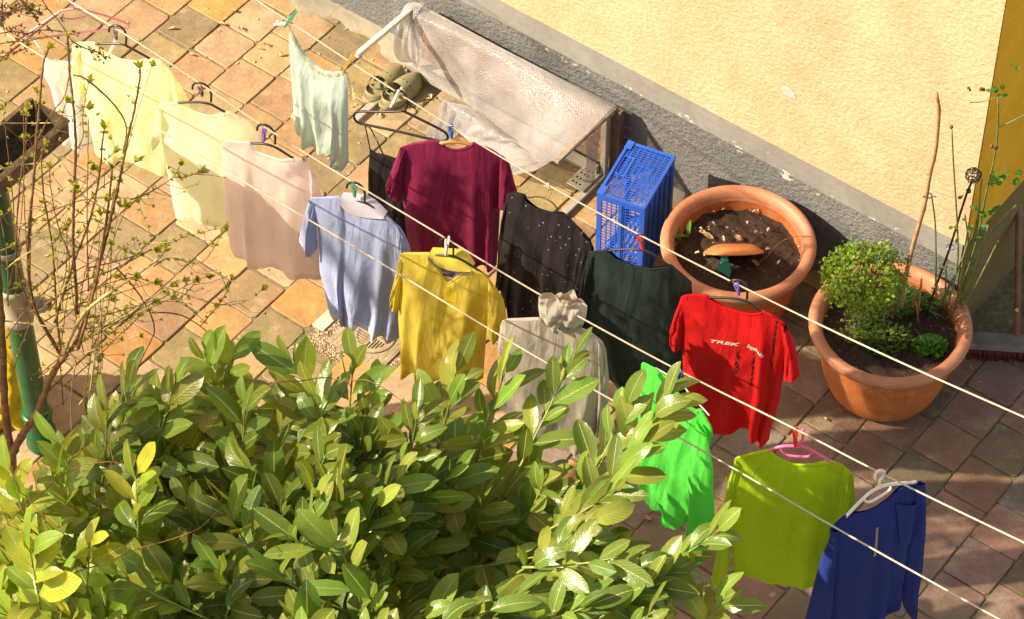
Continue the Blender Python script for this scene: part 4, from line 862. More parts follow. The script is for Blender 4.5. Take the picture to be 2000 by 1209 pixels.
# ------------------------------------------------------------------ small bench under bubble wrap
def bench():
    alu = simple('weathered_aluminium', (.42, .39, .34), .45, .15, 20, .0004, .3); wood = simple('grey_wood', (.30, .235, .17), .8, .25, 22, .001); white = simple('white_paint_rail', (.62, .58, .48), .5, .1)
    U0, U1, VB, VF = -1.165, -.125, .845, .455
    t = empty('garden_bench', W(-.65, .65, 0), 'small weathered bench frame against the plinth, draped with bubble wrap', 'bench')
    m = MB(); m.bar(W(U0, VB, .40), W(U0-.01, VF, .40), .022, .022); m.build('arm', white, t, smooth=False, bevel=.002)
    m = MB(); m.bar(W(U1, VB+.02, .395), W(U1-.01, VF+.02, .395), .026, .018); m.build('arm', wood, t, smooth=False, bevel=.002)
    for u, mt in ((U0-.02, alu), (U1-.015, alu)):
        m = MB(); m.bar(W(u, VB, .014), W(u, VF-.02, .014), .03, .022); m.build('foot', mt, t, smooth=False, bevel=.002)
        m = MB(); m.bar(W(u, VB-.015, .02), W(u, VB-.015, .39), .026, .026); m.build('post', mt, t, smooth=False, bevel=.002)
    m = MB(); m.bar(W(U1+.012, VB+.03, .0), W(U1+.012, VB+.03, .39), .03, .05); m.build('post', simple('dark_weathered_post', (.12, .075, .055), .8, .2), t, smooth=False, bevel=.002)
    m = MB(); m.bar(W(U0-.02, VB-.04, .055), W(U1-.03, VB-.04, .055), .02, .05); m.build('stretcher', alu, t, smooth=False, bevel=.002)
    m = MB(); m.bar(W(U0-.02, VB+.012, .382), W(U1+.01, VB+.012, .382), .03, .02); m.build('rail', alu, t, smooth=False, bevel=.002)
    for k in range(5):
        m = MB(); m.bar(W(U0+.02, VB+.012, .115+k*.058), W(U1-.03, VB+.012, .115+k*.058), .012, .046); m.build('slat', simple('brown_slat', (.33, .20, .12), .75, .25) if k == 0 else bpy.data.materials['brown_slat'], t, smooth=False, bevel=.002)
    # perforated bracket on the right foot
    m = MB(); c = W(U1-.075, VB-.11, .03)
    for i in range(3):
        for j in range(4): m.lathe(W(U1-.05-i*.018, VB-.05-j*.03, .0365), [(.0055, 0), (.0001, .0003)], 10)
    m.build('bracket_hole', simple('hole_black', (.01, .01, .01), .9), t)
    m = MB(); m.box(W(U1-.105, VB-.165, .03), E1*.09, E2*.145, EZ*.006); m.build('bracket', alu, t, smooth=False, bevel=.003)
bench()
def film_mat():
    m, nt, b = newmat('bubble_wrap'); v = N(nt, 'ShaderNodeTexVoronoi', i_Scale=150.0, i_Randomness=.6); co = N(nt, 'ShaderNodeTexCoord').outputs['Object']; nt.links.new(co, v.inputs[0]); n = noise(nt, 6, 5, .6); n2 = noise(nt, 40, 4, .7)
    b.inputs['Base Color'].default_value = (.50, .43, .41, 1); nt.links.new(ramp(nt, n.outputs[0], [(.3, (.26, .25, .26)), (.7, (.36, .35, .36))]).outputs[0], b.inputs['Base Color'])
    b.inputs['Roughness'].default_value = .36; b.inputs['Specular IOR Level'].default_value = .9
    p = bump(nt, None, ramp(nt, v.outputs['Distance'], [(0, (1, 1, 1)), (.6, (0, 0, 0))]).outputs[0], .0022, 1); p = bump(nt, None, n.outputs[0], .006, 1, p); bump(nt, b, n2.outputs[0], .0008, 1, p)
    tr = N(nt, 'ShaderNodeBsdfTransparent'); tr.inputs[0].default_value = (.9, .88, .86, 1); mx = N(nt, 'ShaderNodeMixShader')
    nt.links.new(ramp(nt, v.outputs['Distance'], [(0, (.52, .52, .52)), (.7, (.40, .40, .40))]).outputs[0], mx.inputs[0])
    nt.links.new(b.outputs[0], mx.inputs[1]); nt.links.new(tr.outputs[0], mx.inputs[2]); nt.links.new(mx.outputs[0], nt.nodes['Material Output'].inputs[0]); return m
FILM = film_mat()
def film():
    t = empty('bubble_wrap', W(-.65, .7, 0), 'crumpled sheet of bubble wrap thrown over the small bench', 'bubble wrap')
    def c3(px): # (x,y,z) -> world
        return np.array([P(x, y, z) for x, y, z in px])
    def patch(top, right, bottom, left, nu, nv, bulge, name, seed=0):
        tp, rg, bt, lf = (spline(c3(q), n_) for q, n_ in ((top, nu), (right, nv), (bottom, nu), (left, nv))); rr = random.Random(seed); ph = [rr.uniform(0, 6) for _ in range(6)]
        rows = []
        for i in range(nv):
            v = i/(nv-1); row = []
            for j in range(nu):
                s = j/(nu-1); q = (1-v)*tp[j]+v*bt[j]+(1-s)*lf[i]+s*rg[i]-((1-s)*(1-v)*tp[0]+s*(1-v)*tp[-1]+(1-s)*v*bt[0]+s*v*bt[-1])
                q = q + bulge(s, v)+ (EZ*.5-E2)*(.004*math.sin(9*s+ph[0]+5*v)+.003*math.sin(21*s-7*v+ph[1])+.002*math.sin(37*s+11*v+ph[2]))*min(1, v*4)
                row.append(q)
            rows.append(row)
        m = MB(); m.grid(rows); m.build(name, FILM, t)
    top = [(798, 4, .400), (900, 54, .400), (1000, 104, .400), (1100, 155, .400), (1205, 206, .400)]
    patch(top, [(1205, 206, .40), (1150, 260, .41), (1110, 296, .40), (1089, 312, .39)],
          [(797, 118, .12), (826, 146, .10), (860, 166, .09), (900, 190, .08), (928, 214, .10), (948, 238, .06), (985, 266, .07), (1020, 290, .14), (1050, 308, .24), (1089, 312, .39)],
          [(798, 4, .400), (792, 60, .28), (797, 118, .12)], 90, 46, lambda s, v: (EZ*.75-E2*.65)*(.040*(math.sin(math.pi*.5*min(1, v/.16)) if v < .16 else (1-(v-.16)/.84)**1.3))*(.55+.45*(1-s)) , 'sheet', 1)
    patch([(928, 214, .10), (960, 244, .06), (1010, 284, .12), (1050, 308, .24), (1089, 312, .39)], [(1089, 312, .39), (1070, 322, .30), (1050, 332, .22)], [(862, 200, .012), (900, 262, .012), (960, 318, .012), (1004, 342, .05), (1050, 332, .22)], [(928, 214, .10), (900, 205, .04), (862, 200, .012)], 50, 16, lambda s, v: EZ*.01*math.sin(math.pi*v), 'hanging_flap', 2)
    patch([(938, 224, .10), (985, 256, .09), (1030, 282, .12), (1062, 300, .16)], [(1062, 300, .16), (1060, 303, .15), (1056, 306, .14)], [(912, 260, .03), (960, 280, .04), (1010, 296, .08), (1056, 306, .14)], [(938, 224, .10), (925, 242, .07), (912, 260, .03)], 40, 14, lambda s, v: (EZ-E2*.4)*(.028*math.sin(math.pi*v)), 'folded_corner', 3)
    patch([(868, 190, .012), (900, 205, .02), (925, 225, .02)], [(925, 225, .02), (900, 255, .012), (880, 282, .012)], [(830, 262, .012), (855, 275, .012), (880, 282, .012)], [(868, 190, .012), (850, 225, .012), (830, 262, .012)], 20, 20, lambda s, v: EZ*.006*math.sin(7*s+5*v)**2, 'ground_flap', 4)
    patch([(797, 6, .41), (812, 2, .42), (832, 6, .42)], [(832, 6, .42), (822, 60, .28), (812, 120, .13)], [(787, 120, .13), (800, 121, .13), (812, 120, .13)], [(797, 6, .41), (793, 60, .28), (787, 120, .13)], 10, 26, lambda s, v: (E2*-1+EZ*.4)*(.075*math.sin(math.pi*v)**.7+.01), 'side_strip', 5)
    patch([(1140, 272, .40), (1158, 258, .40), (1176, 240, .40)], [(1176, 240, .40), (1166, 275, .25), (1156, 355, .03)], [(1141, 358, .03), (1148, 359, .03), (1156, 355, .03)], [(1140, 272, .40), (1143, 310, .22), (1141, 358, .03)], 14, 30, lambda s, v: E1*.012*math.sin(6*s+3*v), 'hanging_corner', 6)
film()
# ------------------------------------------------------------------ clogs
def clog(toe, heel, label):
    a, b_ = P(*heel, .05), P(*toe, .05); a[2] = b_[2] = 0; d = nrm(b_-a); L = .235; c = (a+b_)/2; s = np.array([-d[1], d[0], 0])
    foam = simple('olive_foam', (.23, .20, .10), .7, .12, 20, .0006) if 'olive_foam' not in bpy.data.materials else bpy.data.materials['olive_foam']
    t = empty('clog', c+EZ*.006, label, 'clog', 'clogs under the bench')
    def wd(q): return .032+.018*math.sin(math.pi*min(1, q*.75+.12))+.010*max(0, q-.45)*(1-q)*4
    def endr(q): return math.sqrt(max(0, 1-(2*q-1)**8))
    m = MB(); n = 28; prof_ = []; rows = []
    for zz, sc in ((.006, .92), (.010, 1), (.028, 1.02), (.032, .96)):
        ring = []
        for k in range(n*2+1):
            q = (k/n if k <= n else 2-k/n); sd = 1 if k <= n else -1; q2 = .5-.5*math.cos(math.pi*q); ring.append(c+d*L*(q2-.5)*sc+s*sd*wd(q2)*math.sin(math.pi*q)**.5*sc+EZ*zz)
        rows.append(ring)
    m.grid(rows); m.add(rows[-1][:-1], [tuple(range(len(rows[-1])-1))]); m.build('sole', foam, t)
    m = MB(); rows = []
    for i in range(15):           # toe box
        q = .45+.545*i/14; w_ = wd(q)*math.sqrt(max(.0, 1-((q-.45)/.55)**4))+.001; h = .030+.034*math.sqrt(max(0, 1-((q-.45)/.56)**3))
        rows.append([c+d*L*(q-.5)+s*w_*1.02*math.cos(p_)+EZ*(.028+(h-.0)*math.sin(p_)) for p_ in np.linspace(0, math.pi, 17)])
    m.grid(rows)
    rows = []                      # heel counter and sides
    for i in range(21):
        q = i/20; an = math.pi*(q-.5); x = -.42+.0+ (1-math.cos(an))*.26; y = math.sin(an)
        base = c+d*L*x+s*wd(.2)*y*1.15
        rows.append([base+EZ*.028, base+EZ*(.045+.010*math.cos(an))+d*.001, base*1.0+EZ*(.046+.010*math.cos(an))-s*y*.006+d*.004*math.cos(an), base-s*y*.006+EZ*.03+d*.004*math.cos(an)])
    m.grid(rows); m.build('upper', foam, t)
    m = MB()
    for k in range(7): 
        p_ = .5+k*.35; q = .60; w_ = wd(q)*.98; h = .062; m.lathe(c+d*L*(q-.5)+s*w_*math.cos(p_)*1.0+EZ*(.028+h*math.sin(p_)*.98), [(.005, .0025), (.0001, .003)], 8, nrm(s*math.cos(p_)+EZ*math.sin(p_)), d)
    m.build('vent_hole', simple('vent_black', (.015, .012, .01), .9) if 'vent_black' not in bpy.data.materials else bpy.data.materials['vent_black'], t)
    m = MB(); pts = [c+d*L*(-.02-.30*math.sin(a))+s*wd(.3)*1.08*math.cos(a)+EZ*(.058+.02*math.sin(a)) for a in np.linspace(0, math.pi, 18)]
    m.grid([[q_+EZ*dz for q_ in pts] for dz in (-.006, .006)]); m.build('strap', foam, t)
clog((812, 152), (752, 196), 'olive clog nearer the tile joint, right of its pair under the bench arm')
clog((778, 140), (722, 182), 'olive clog half hidden behind the lower bench bar, left of its pair')
# ------------------------------------------------------------------ broom
def broom():
    t = empty('broom', P(1985, 660, 0), 'wooden yard broom with red bristles leaning by the house corner', 'broom')
    wd = simple('broom_wood', (.22, .105, .055), .6, .2, 18, .0006); gr = simple('broom_block', (.20, .17, .14), .8, .2, 18, .001)
    foot = P(1987, 655, .09); topz = 1.75; n = np.array([0, 1.0, 0]); 
    # the handle leans back towards the wall beyond the corner
    q = None
    for z in np.arange(.4, 2.6, .02):
        c = P(1996, -40, z); l = np.linalg.norm(c-foot)
        if q is None or abs(l-1.45) < abs(q[1]-1.45): q = (c, l)
    m = MB(); m.tube([foot, foot*.5+q[0]*.5, q[0]], [.0135, .0135, .0125], 14); m.build('handle', wd, t)
    m = MB(); a, b_ = P(1888, 664, .075), P(2075, 676, .075); m.bar(a, b_, .075, .03); m.build('block', gr, t, smooth=False, bevel=.004)
    m = MB(); rr = random.Random(2); d = nrm(b_-a); s = np.array([-d[1], d[0], 0]); L = np.linalg.norm(b_-a)
    for i in range(60):
        for j in range(5):
            c = a+d*(L*(i+.5)/60)+s*(-.028+.014*j)-EZ*.012; e = c+EZ*-.06+d*rr.uniform(-.008, .008)+s*((-.028+.014*j)*.3+rr.uniform(-.006, .006)); m.tube([c, e], [.0032, .0026], 5)
    m.build('bristles', simple('red_bristles', (.14, .012, .01), .6, .2, 50), t)
broom()
# ------------------------------------------------------------------ drainpipe, gutter, sack
def pipes():
    g = simple('green_drainpipe', (.003, .08, .025), .33, .15, 8, .0004); iv = simple('ivory_fitting', (.30, .265, .185), .5, .1, 12, .0004)
    c = P(84, 872, .0); c[2] = 0; R = .049
    t = empty('drainpipe', c, 'green drainpipe with an ivory branch collar rising at the left edge', 'drainpipe')
    m = MB(); m.lathe(c, [(R, 0), (R, .80)], 32); m.lathe(c, [(R, .93), (R, 2.0)], 32); m.build('pipe', g, t)
    m = MB(); m.lathe(c, [(R+.001, .02), (R+.012, .03), (R+.012, .045), (R+.006, .05), (R+.006, .09), (R+.012, .095), (R+.013, .108), (R+.006, .115), (R+.007, .20), (R+.012, .205), (R+.012, .215), (R+.001, .22)], 32); m.build('socket', g, t)
    zt = .80; m = MB(); m.lathe(c, [(R+.001, zt-.03), (R+.008, zt-.025), (R+.008, zt), (R+.004, zt+.006), (R+.004, zt+.14), (R+.009, zt+.145), (R+.009, zt+.165), (R+.001, zt+.17)], 32)
    m.build('collar', iv, t)
    br = nrm(np.array([.86, -.18, .22])); s0 = c+EZ*(zt+.055)+br*.03; pts = [s0+br*x for x in (0, .045, .046, .085, .086, .105)]
    m = MB(); m.lathe(s0, [(.026, 0), (.026, .045), (.033, .05), (.034, .065), (.030, .07), (.030, .085), (.022, .09), (.022, .108), (.017, .108), (.016, .06)], 28, br, nrm(np.cross(br, EZ))); m.build('branch_spout', iv, t)
    m = MB(); m.lathe(c, [(R+.003, 1.16), (R+.010, 1.165), (R+.010, 1.185), (R+.003, 1.19)], 32); m.build('clamp', simple('clamp_steel', (.25, .22, .18), .5, .2, 20, 0, .5), t)
    # gutter
    Z = 1.95; e = P(97, 212, Z); d = nrm(P(105, 200, Z)-P(0, 290, Z)); s = nrm(np.array([d[1], -d[0], 0])); st = e-d*1.3
    gm = simple('mossy_brown_gutter', (.12, .075, .035), .75, .4, 18, .002); tg = empty('gutter', e, 'dark mossy box gutter whose open end hangs above the drainpipe', 'gutter')
    m = MB(); Wd = .15; rows = []
    pf = [(Wd/2+.012, .0), (Wd/2, .004), (Wd/2-.006, -.09), (-Wd/2+.006, -.09), (-Wd/2, .004), (-Wd/2-.012, 0)]
    pf2 = [(x*1.06+(.004 if x > 0 else -.004), z-.004) for x, z in pf]
    for q in np.linspace(0, 1, 14): rows.append([st+d*(1.3*q)+s*x+EZ*z for x, z in pf]+[st+d*(1.3*q)+s*x+EZ*z for x, z in pf2[::-1]]+[st+d*(1.3*q)+s*pf[0][0]+EZ*pf[0][1]])
    m.grid(rows); m.box(e-s*(Wd/2-.004)-EZ*.09, s*(Wd-.008), d*.004, EZ*.085); m.build('trough', gm, tg, smooth=False)
    m = MB(); rr = random.Random(6); rows = []
    for q in np.linspace(0, .9, 30): rows.append([st+d*(1.3*q)+s*(x*(Wd-.014))+EZ*(-.07+.02*rr.random()+.02*q*0) for x in np.linspace(-.5, .5, 7)])
    m.grid(rows); m.build('silt', simple('wet_leaf_silt', (.035, .022, .012), .9, .5, 30, .006), tg)
    # shed roof edge with moss beside the gutter
    tr_ = empty('shed', e-s*.3, 'low shed roof edge with moss tufts behind the gutter at the left edge', 'shed'); m = MB()
    r0 = st-s*(Wd/2+.02)+EZ*.03; 
    rw = []
    for i in range(12):
        rw.append([r0-s*(i*.05)+d*(1.13*q)+EZ*(i*.02+.006*math.sin(i*2+q*9)) for q in np.linspace(-.4, 1, 26)])
    m.grid(rw); o = m.build('roof_sheet', simple('weathered_roof_felt', (.33, .26, .17), .9, .3, 12, .004), tr_)
    md = o.modifiers.new('s', 'SOLIDIFY'); md.thickness = .03
    m = MB(); ed = r0+d*1.10
    for k in range(260):
        c0 = ed-s*rr.uniform(-.01, .12)-d*rr.uniform(0, .3)+EZ*rr.uniform(0, .035); a = rr.uniform(0, 6.28); r = rr.uniform(.006, .016)
        m.lathe(c0, [(r, -.004), (r*.8, r*.5), (.0005, r*.8)], 6, nrm(np.array([math.cos(a)*.4, math.sin(a)*.4, 1])))
    m.build('moss', simple('dark_moss', (.05, .03, .012), .95, .5, 40, .004), tr_)
    # the post that carries shed roof and gutter, outside the picture
    m = MB(); m.box(st-s*.3-EZ*1.95+d*.1, d*.09, s*.09, EZ*1.95); m.build('post', simple('shed_timber', (.2, .12, .06), .8), tr_, smooth=False)
    m = MB(); m.bar(st-s*.26-EZ*.1+d*.1, e-s*.26-EZ*.1-d*.25, .05, .08); m.build('beam', bpy.data.materials['shed_timber'], tr_, smooth=False)
    m = MB(); m.bar(c+EZ*2.0, c+EZ*2.0+(st-c-EZ*2)*.0+np.array([.0, -.05, .02]), .06, .05); 
    # yellow sack
    ts = P(24, 838, 0); m = MB(); rows = []; cc = ts+np.array([-.03, .10, 0])
    for i in range(30):
        z = .42*i/29; ph = i/29; r = .13*(1-.25*ph**3)*(1.0 if ph < .92 else 1-(ph-.92)*7); r *= math.sqrt(min(1, .6+ph*6))
        rows.append([cc+np.array([math.cos(a), math.sin(a), 0])*r*(1+.05*math.sin(5*a+ph*8)+.5*mnoise.noise(Vector((math.cos(a)*1.6, math.sin(a)*1.6, ph*5)))+.2*mnoise.noise(Vector((math.cos(a)*4, math.sin(a)*4, ph*14))))+EZ*z for a in np.linspace(0, 2*math.pi, 49)])
    m.grid(rows); tag(m.build('sack', cloth('yellow_sacking', (.55, .36, .015), .05, 1.6), None), 'bulging yellow sack standing behind the green drainpipe', 'sack')
pipes()


# ------------------------------------------------------------------ leaves
def add_leaf(m, base, d, nrm_, L, Wd, curl, tint, fold=.25, nl=8, shape=0, twist=0.0):
    d = nrm(d); s = nrm(np.cross(nrm_, d)); n = np.cross(d, s); rows = []; uvs = []
    for i in range(nl+1):
        q = i/nl; w_ = (max(.02, 1-abs(2*q**1.08-1)**2.3)**.62*min(1, q*4+.05)**.7 if shape == 0 else math.sin(math.pi*min(1, q**1.0*.98+.015)))*Wd/2
        c = base+d*(L*(q-curl*.35*q*q))-n*(curl*L*.55*q*q)
        wob = .012*L*math.sin(q*9+twist*7)
        rows.append([c+s*(w_*k)+n*(fold*w_*abs(k)**1.5+wob*k*k+twist*w_*k) for k in (-1, -.5, 0, .5, 1)]); uvs.append([(q, k) for k in (-1, -.5, 0, .5, 1)])
    m.grid(rows, uvs, col=tint)
LAU = leafmat('laurel_leaf', (.10, .16, .02), (.20, .25, .042), (.38, .42, .14), .30, .38)
HERB = leafmat('small_leaf', (.05, .13, .012), (.13, .24, .02), (.2, .3, .06), .5, .3)
STEMG = simple('green_stem', (.22, .25, .05), .5, .2, 30); BARK = simple('brown_bark', (.24, .12, .05), .85, .35, 30, .002); BARKL = simple('pale_bark', (.55, .40, .18), .8, .25, 30, .001)
def inside(x, y, poly):
    c = False; n = len(poly)
    for i in range(n):
        x1, y1 = poly[i]; x2, y2 = poly[(i+1) % n]
        if (y1 > y) != (y2 > y) and x < (x2-x1)*(y-y1)/(y2-y1)+x1: c = not c
    return c
SIL = [(-60, 900), (60, 905), (120, 870), (160, 800), (205, 760), (240, 700), (300, 690), (380, 690), (400, 650), (470, 650), (540, 665), (600, 690), (660, 690), (690, 655), (730, 690), (760, 760), (830, 780), (870, 720), (900, 685), (960, 700), (1010, 690), (1060, 650), (1100, 640), (1160, 690), (1180, 730), (1240, 730), (1330, 730), (1340, 830), (1290, 905), (1220, 950), (1190, 990), (1230, 1050), (1290, 1080), (1370, 1010), (1430, 1045), (1400, 1100), (1330, 1150), (1350, 1215), (1300, 1290), (-60, 1290)]
# shoots traced from the picture: tip (x, y, z), foot (x, y, z), leaves, leaf length
SH = [((455, 655, 2.30), (420, 760, 2.10), 7, .135), ((400, 650, 2.3), (440, 790, 2.1), 7, .13), ((690, 668, 2.3), (680, 800, 2.1), 6, .125), ((575, 665, 2.3), (640, 800, 2.08), 8, .15), ((735, 720, 2.25), (700, 850, 2.0), 6, .11),
      ((255, 700, 2.3), (225, 850, 2.05), 8, .13), ((340, 710, 2.3), (300, 850, 2.08), 8, .13), ((210, 770, 2.25), (200, 900, 2.05), 7, .12),
      ((890, 690, 2.3), (850, 850, 2.05), 8, .135), ((985, 690, 2.3), (930, 860, 2.05), 9, .14), ((1120, 655, 2.36), (1000, 900, 2.1), 12, .13),
      ((1230, 740, 2.36), (1130, 930, 2.1), 12, .13), ((1305, 735, 2.38), (1180, 900, 2.14), 13, .135), ((1250, 830, 2.36), (1120, 980, 2.1), 10, .13),
      ((1400, 1040, 2.4), (1230, 1150, 2.2), 12, .11), ((1200, 960, 2.34), (1060, 1040, 2.14), 10, .13), ((1150, 1020, 2.4), (1010, 1120, 2.2), 10, .125), ((1300, 1120, 2.36), (1150, 1210, 2.2), 10, .13), ((1415, 1175, 2.3), (1360, 1235, 2.1), 5, .12),
      ((60, 1080, 2.6), (80, 1190, 2.4), 9, .15), ((265, 930, 2.5), (270, 1050, 2.3), 7, .14), ((20, 930, 2.4), (60, 1040, 2.2), 7, .13), ((175, 1060, 2.55), (170, 1160, 2.3), 5, .12), ((620, 740, 2.32), (640, 860, 2.1), 6, .13), ((815, 770, 2.3), (790, 900, 2.1), 7, .12), ((480, 750, 2.32), (470, 880, 2.1), 7, .14), ((120, 870, 2.3), (150, 960, 2.1), 7, .12)]
SILR = [(-60, 950), (60, 940), (130, 900), (190, 830), (240, 770), (320, 760), (400, 740), (470, 730), (560, 750), (640, 770), (700, 790), (760, 830), (830, 835), (900, 810), (960, 820), (1010, 850), (1080, 900), (1150, 910), (1180, 930), (1170, 1010), (1200, 1070), (1280, 1110), (1330, 1140), (1300, 1220), (1290, 1290), (-60, 1290)]
def laurel():
    rr = random.Random(21); t = empty('cherry_laurel', W(.6, -2.3, 0), 'big glossy cherry laurel hedge filling the foreground below the clotheslines', 'laurel hedge')
    m = MB(); st = MB(); wood = MB()
    def shoot(tip, foot, n, L, tint, jig=.15, clip=True):
        ax = tip-foot; al = np.linalg.norm(ax); axd = ax/al; up = nrm(EZ*.85+np.array([-.42, -.28, 0])); 
        side = nrm(np.cross(axd, up)); mid = (tip+foot)/2+side*rr.uniform(-.05, .05)*al*.5-EZ*.02
        path = [foot*(1-q)**2+mid*2*q*(1-q)+tip*q*q for q in np.linspace(0, 1, 8)]
        st.tube(path, [.0045-.0028*q for q in np.linspace(0, 1, 8)], 6)
        ph = rr.uniform(0, 6.28)
        for k in range(n):
            q = .12+.88*k/(n-1) if n > 1 else 1
            c = foot*(1-q)**2+mid*2*q*(1-q)+tip*q*q
            ang = ph+k*2.4; a = side*math.cos(ang)+nrm(np.cross(side, axd))*math.sin(ang)*.55
            spread = (1.05-.65*q)*rr.uniform(.8, 1.15)
            d = nrm(axd*math.cos(spread)+nrm(a)*math.sin(spread)+np.array([rr.uniform(-jig, jig), rr.uniform(-jig, jig), rr.uniform(-jig, jig)]))
            nn = nrm(up*.75+axd*.6*(.4-q)+np.array([rr.uniform(-.35, .35), rr.uniform(-.35, .35), 0])); nn = nrm(nn-d*(nn@d))
            ll = L*rr.uniform(.62, 1.15)*(1-.35*max(0, q-.85)/.15*rr.random())
            tip2 = c+d*ll*.75
            if clip and not inside(*proj(tip2), SIL): 
                if rr.random() < .85: continue
            tt = rr.uniform(.7, 1.5); yl = rr.uniform(.75, 1.3)
            add_leaf(m, c+d*.008, d, nn, ll, ll*rr.uniform(.30, .39), rr.uniform(.1, .45) if rr.random() < .7 else rr.uniform(.5, .95), (tint[0]*tt*yl, tint[1]*tt, tint[2]*tt), rr.uniform(.05, .38), twist=rr.uniform(-.3, .3))
            st.tube([c, c+d*.012], .0016, 4)
    for tp, ft, n, L in SH:
        if tp[1] < 860: tp = (tp[0], tp[1]+42, tp[2]); ft = (ft[0], ft[1]+42, ft[2])
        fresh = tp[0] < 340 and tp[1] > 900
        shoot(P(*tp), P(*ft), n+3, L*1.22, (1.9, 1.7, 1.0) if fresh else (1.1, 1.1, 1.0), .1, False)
    def surf(x, y):      # height of the hedge surface under a pixel
        return 2.22+.12*math.sin(x*.011+1)+.10*math.sin(y*.017+x*.006)
    cnt = 0
    for layer_, (num, dz) in enumerate(((84, 0), (95, -.22), (100, -.5), (90, -.85), (70, -1.2))):
        k = 0
        while k < num:
            x, y = rr.uniform(-60, 1430), rr.uniform(640, 1330)
            if not inside(x, y, SILR): continue
            if layer_ and not inside(x, y-30*layer_*.6, SILR): continue
            k += 1
            z = surf(x, y)+dz+rr.uniform(-.08, .06); tip = P(x, y, z)
            th = (x-560)/900+rr.gauss(0, .38); dirn = nrm(np.array([math.sin(th), rr.uniform(-.35, .35), math.cos(th)*.9]))
            foot = tip-dirn*rr.uniform(.22, .36)
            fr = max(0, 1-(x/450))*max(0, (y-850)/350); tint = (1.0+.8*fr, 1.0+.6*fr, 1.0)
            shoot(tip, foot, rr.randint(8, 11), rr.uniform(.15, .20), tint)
    # main limbs, from the ground to the shoots
    root = W(.75, -2.45, 0)
    for k in range(46):
        x, y = rr.uniform(0, 1120), rr.uniform(860, 1250)
        if not inside(x, y-40, SIL): continue
        e = P(x, y, surf(x, y)-.35); r0 = root+np.array([rr.uniform(-1.0, .8), rr.uniform(-.3, .3), 0]); r0[0] = r0[0]*.4+e[0]*.6
        mid = r0*.5+e*.5+np.array([rr.uniform(-.1, .1), rr.uniform(-.1, .1), .15])
        wood.tube([r0*(1-q)**2+mid*2*q*(1-q)+e*q*q for q in np.linspace(0, 1, 9)], [.02-.014*q for q in np.linspace(0, 1, 9)], 7)
    m.build('foliage', LAU, t); st.build('shoots', STEMG, t); wood.build('limbs', BARK, t)
laurel()
BUDM = leafmat('young_bud_leaf', (.34, .36, .04), (.48, .48, .09), (.5, .5, .15), .5, .45)
def bud(m, c, d, s, rr, n=5):
    d = nrm(d); a = nrm(np.cross(d, np.array([.3, 1, .2]))); b = np.cross(d, a)
    for k in range(n):
        q = k*2.4+rr.random(); r = a*math.cos(q)+b*math.sin(q); dd = nrm(d*1.0+r*rr.uniform(.25, .8)); add_leaf(m, c, dd, nrm(r*-1+d*.3), s*rr.uniform(.7, 1.15), s*.42, rr.uniform(-.2, .4), (rr.uniform(.8, 1.2),)*3, .4, 4)
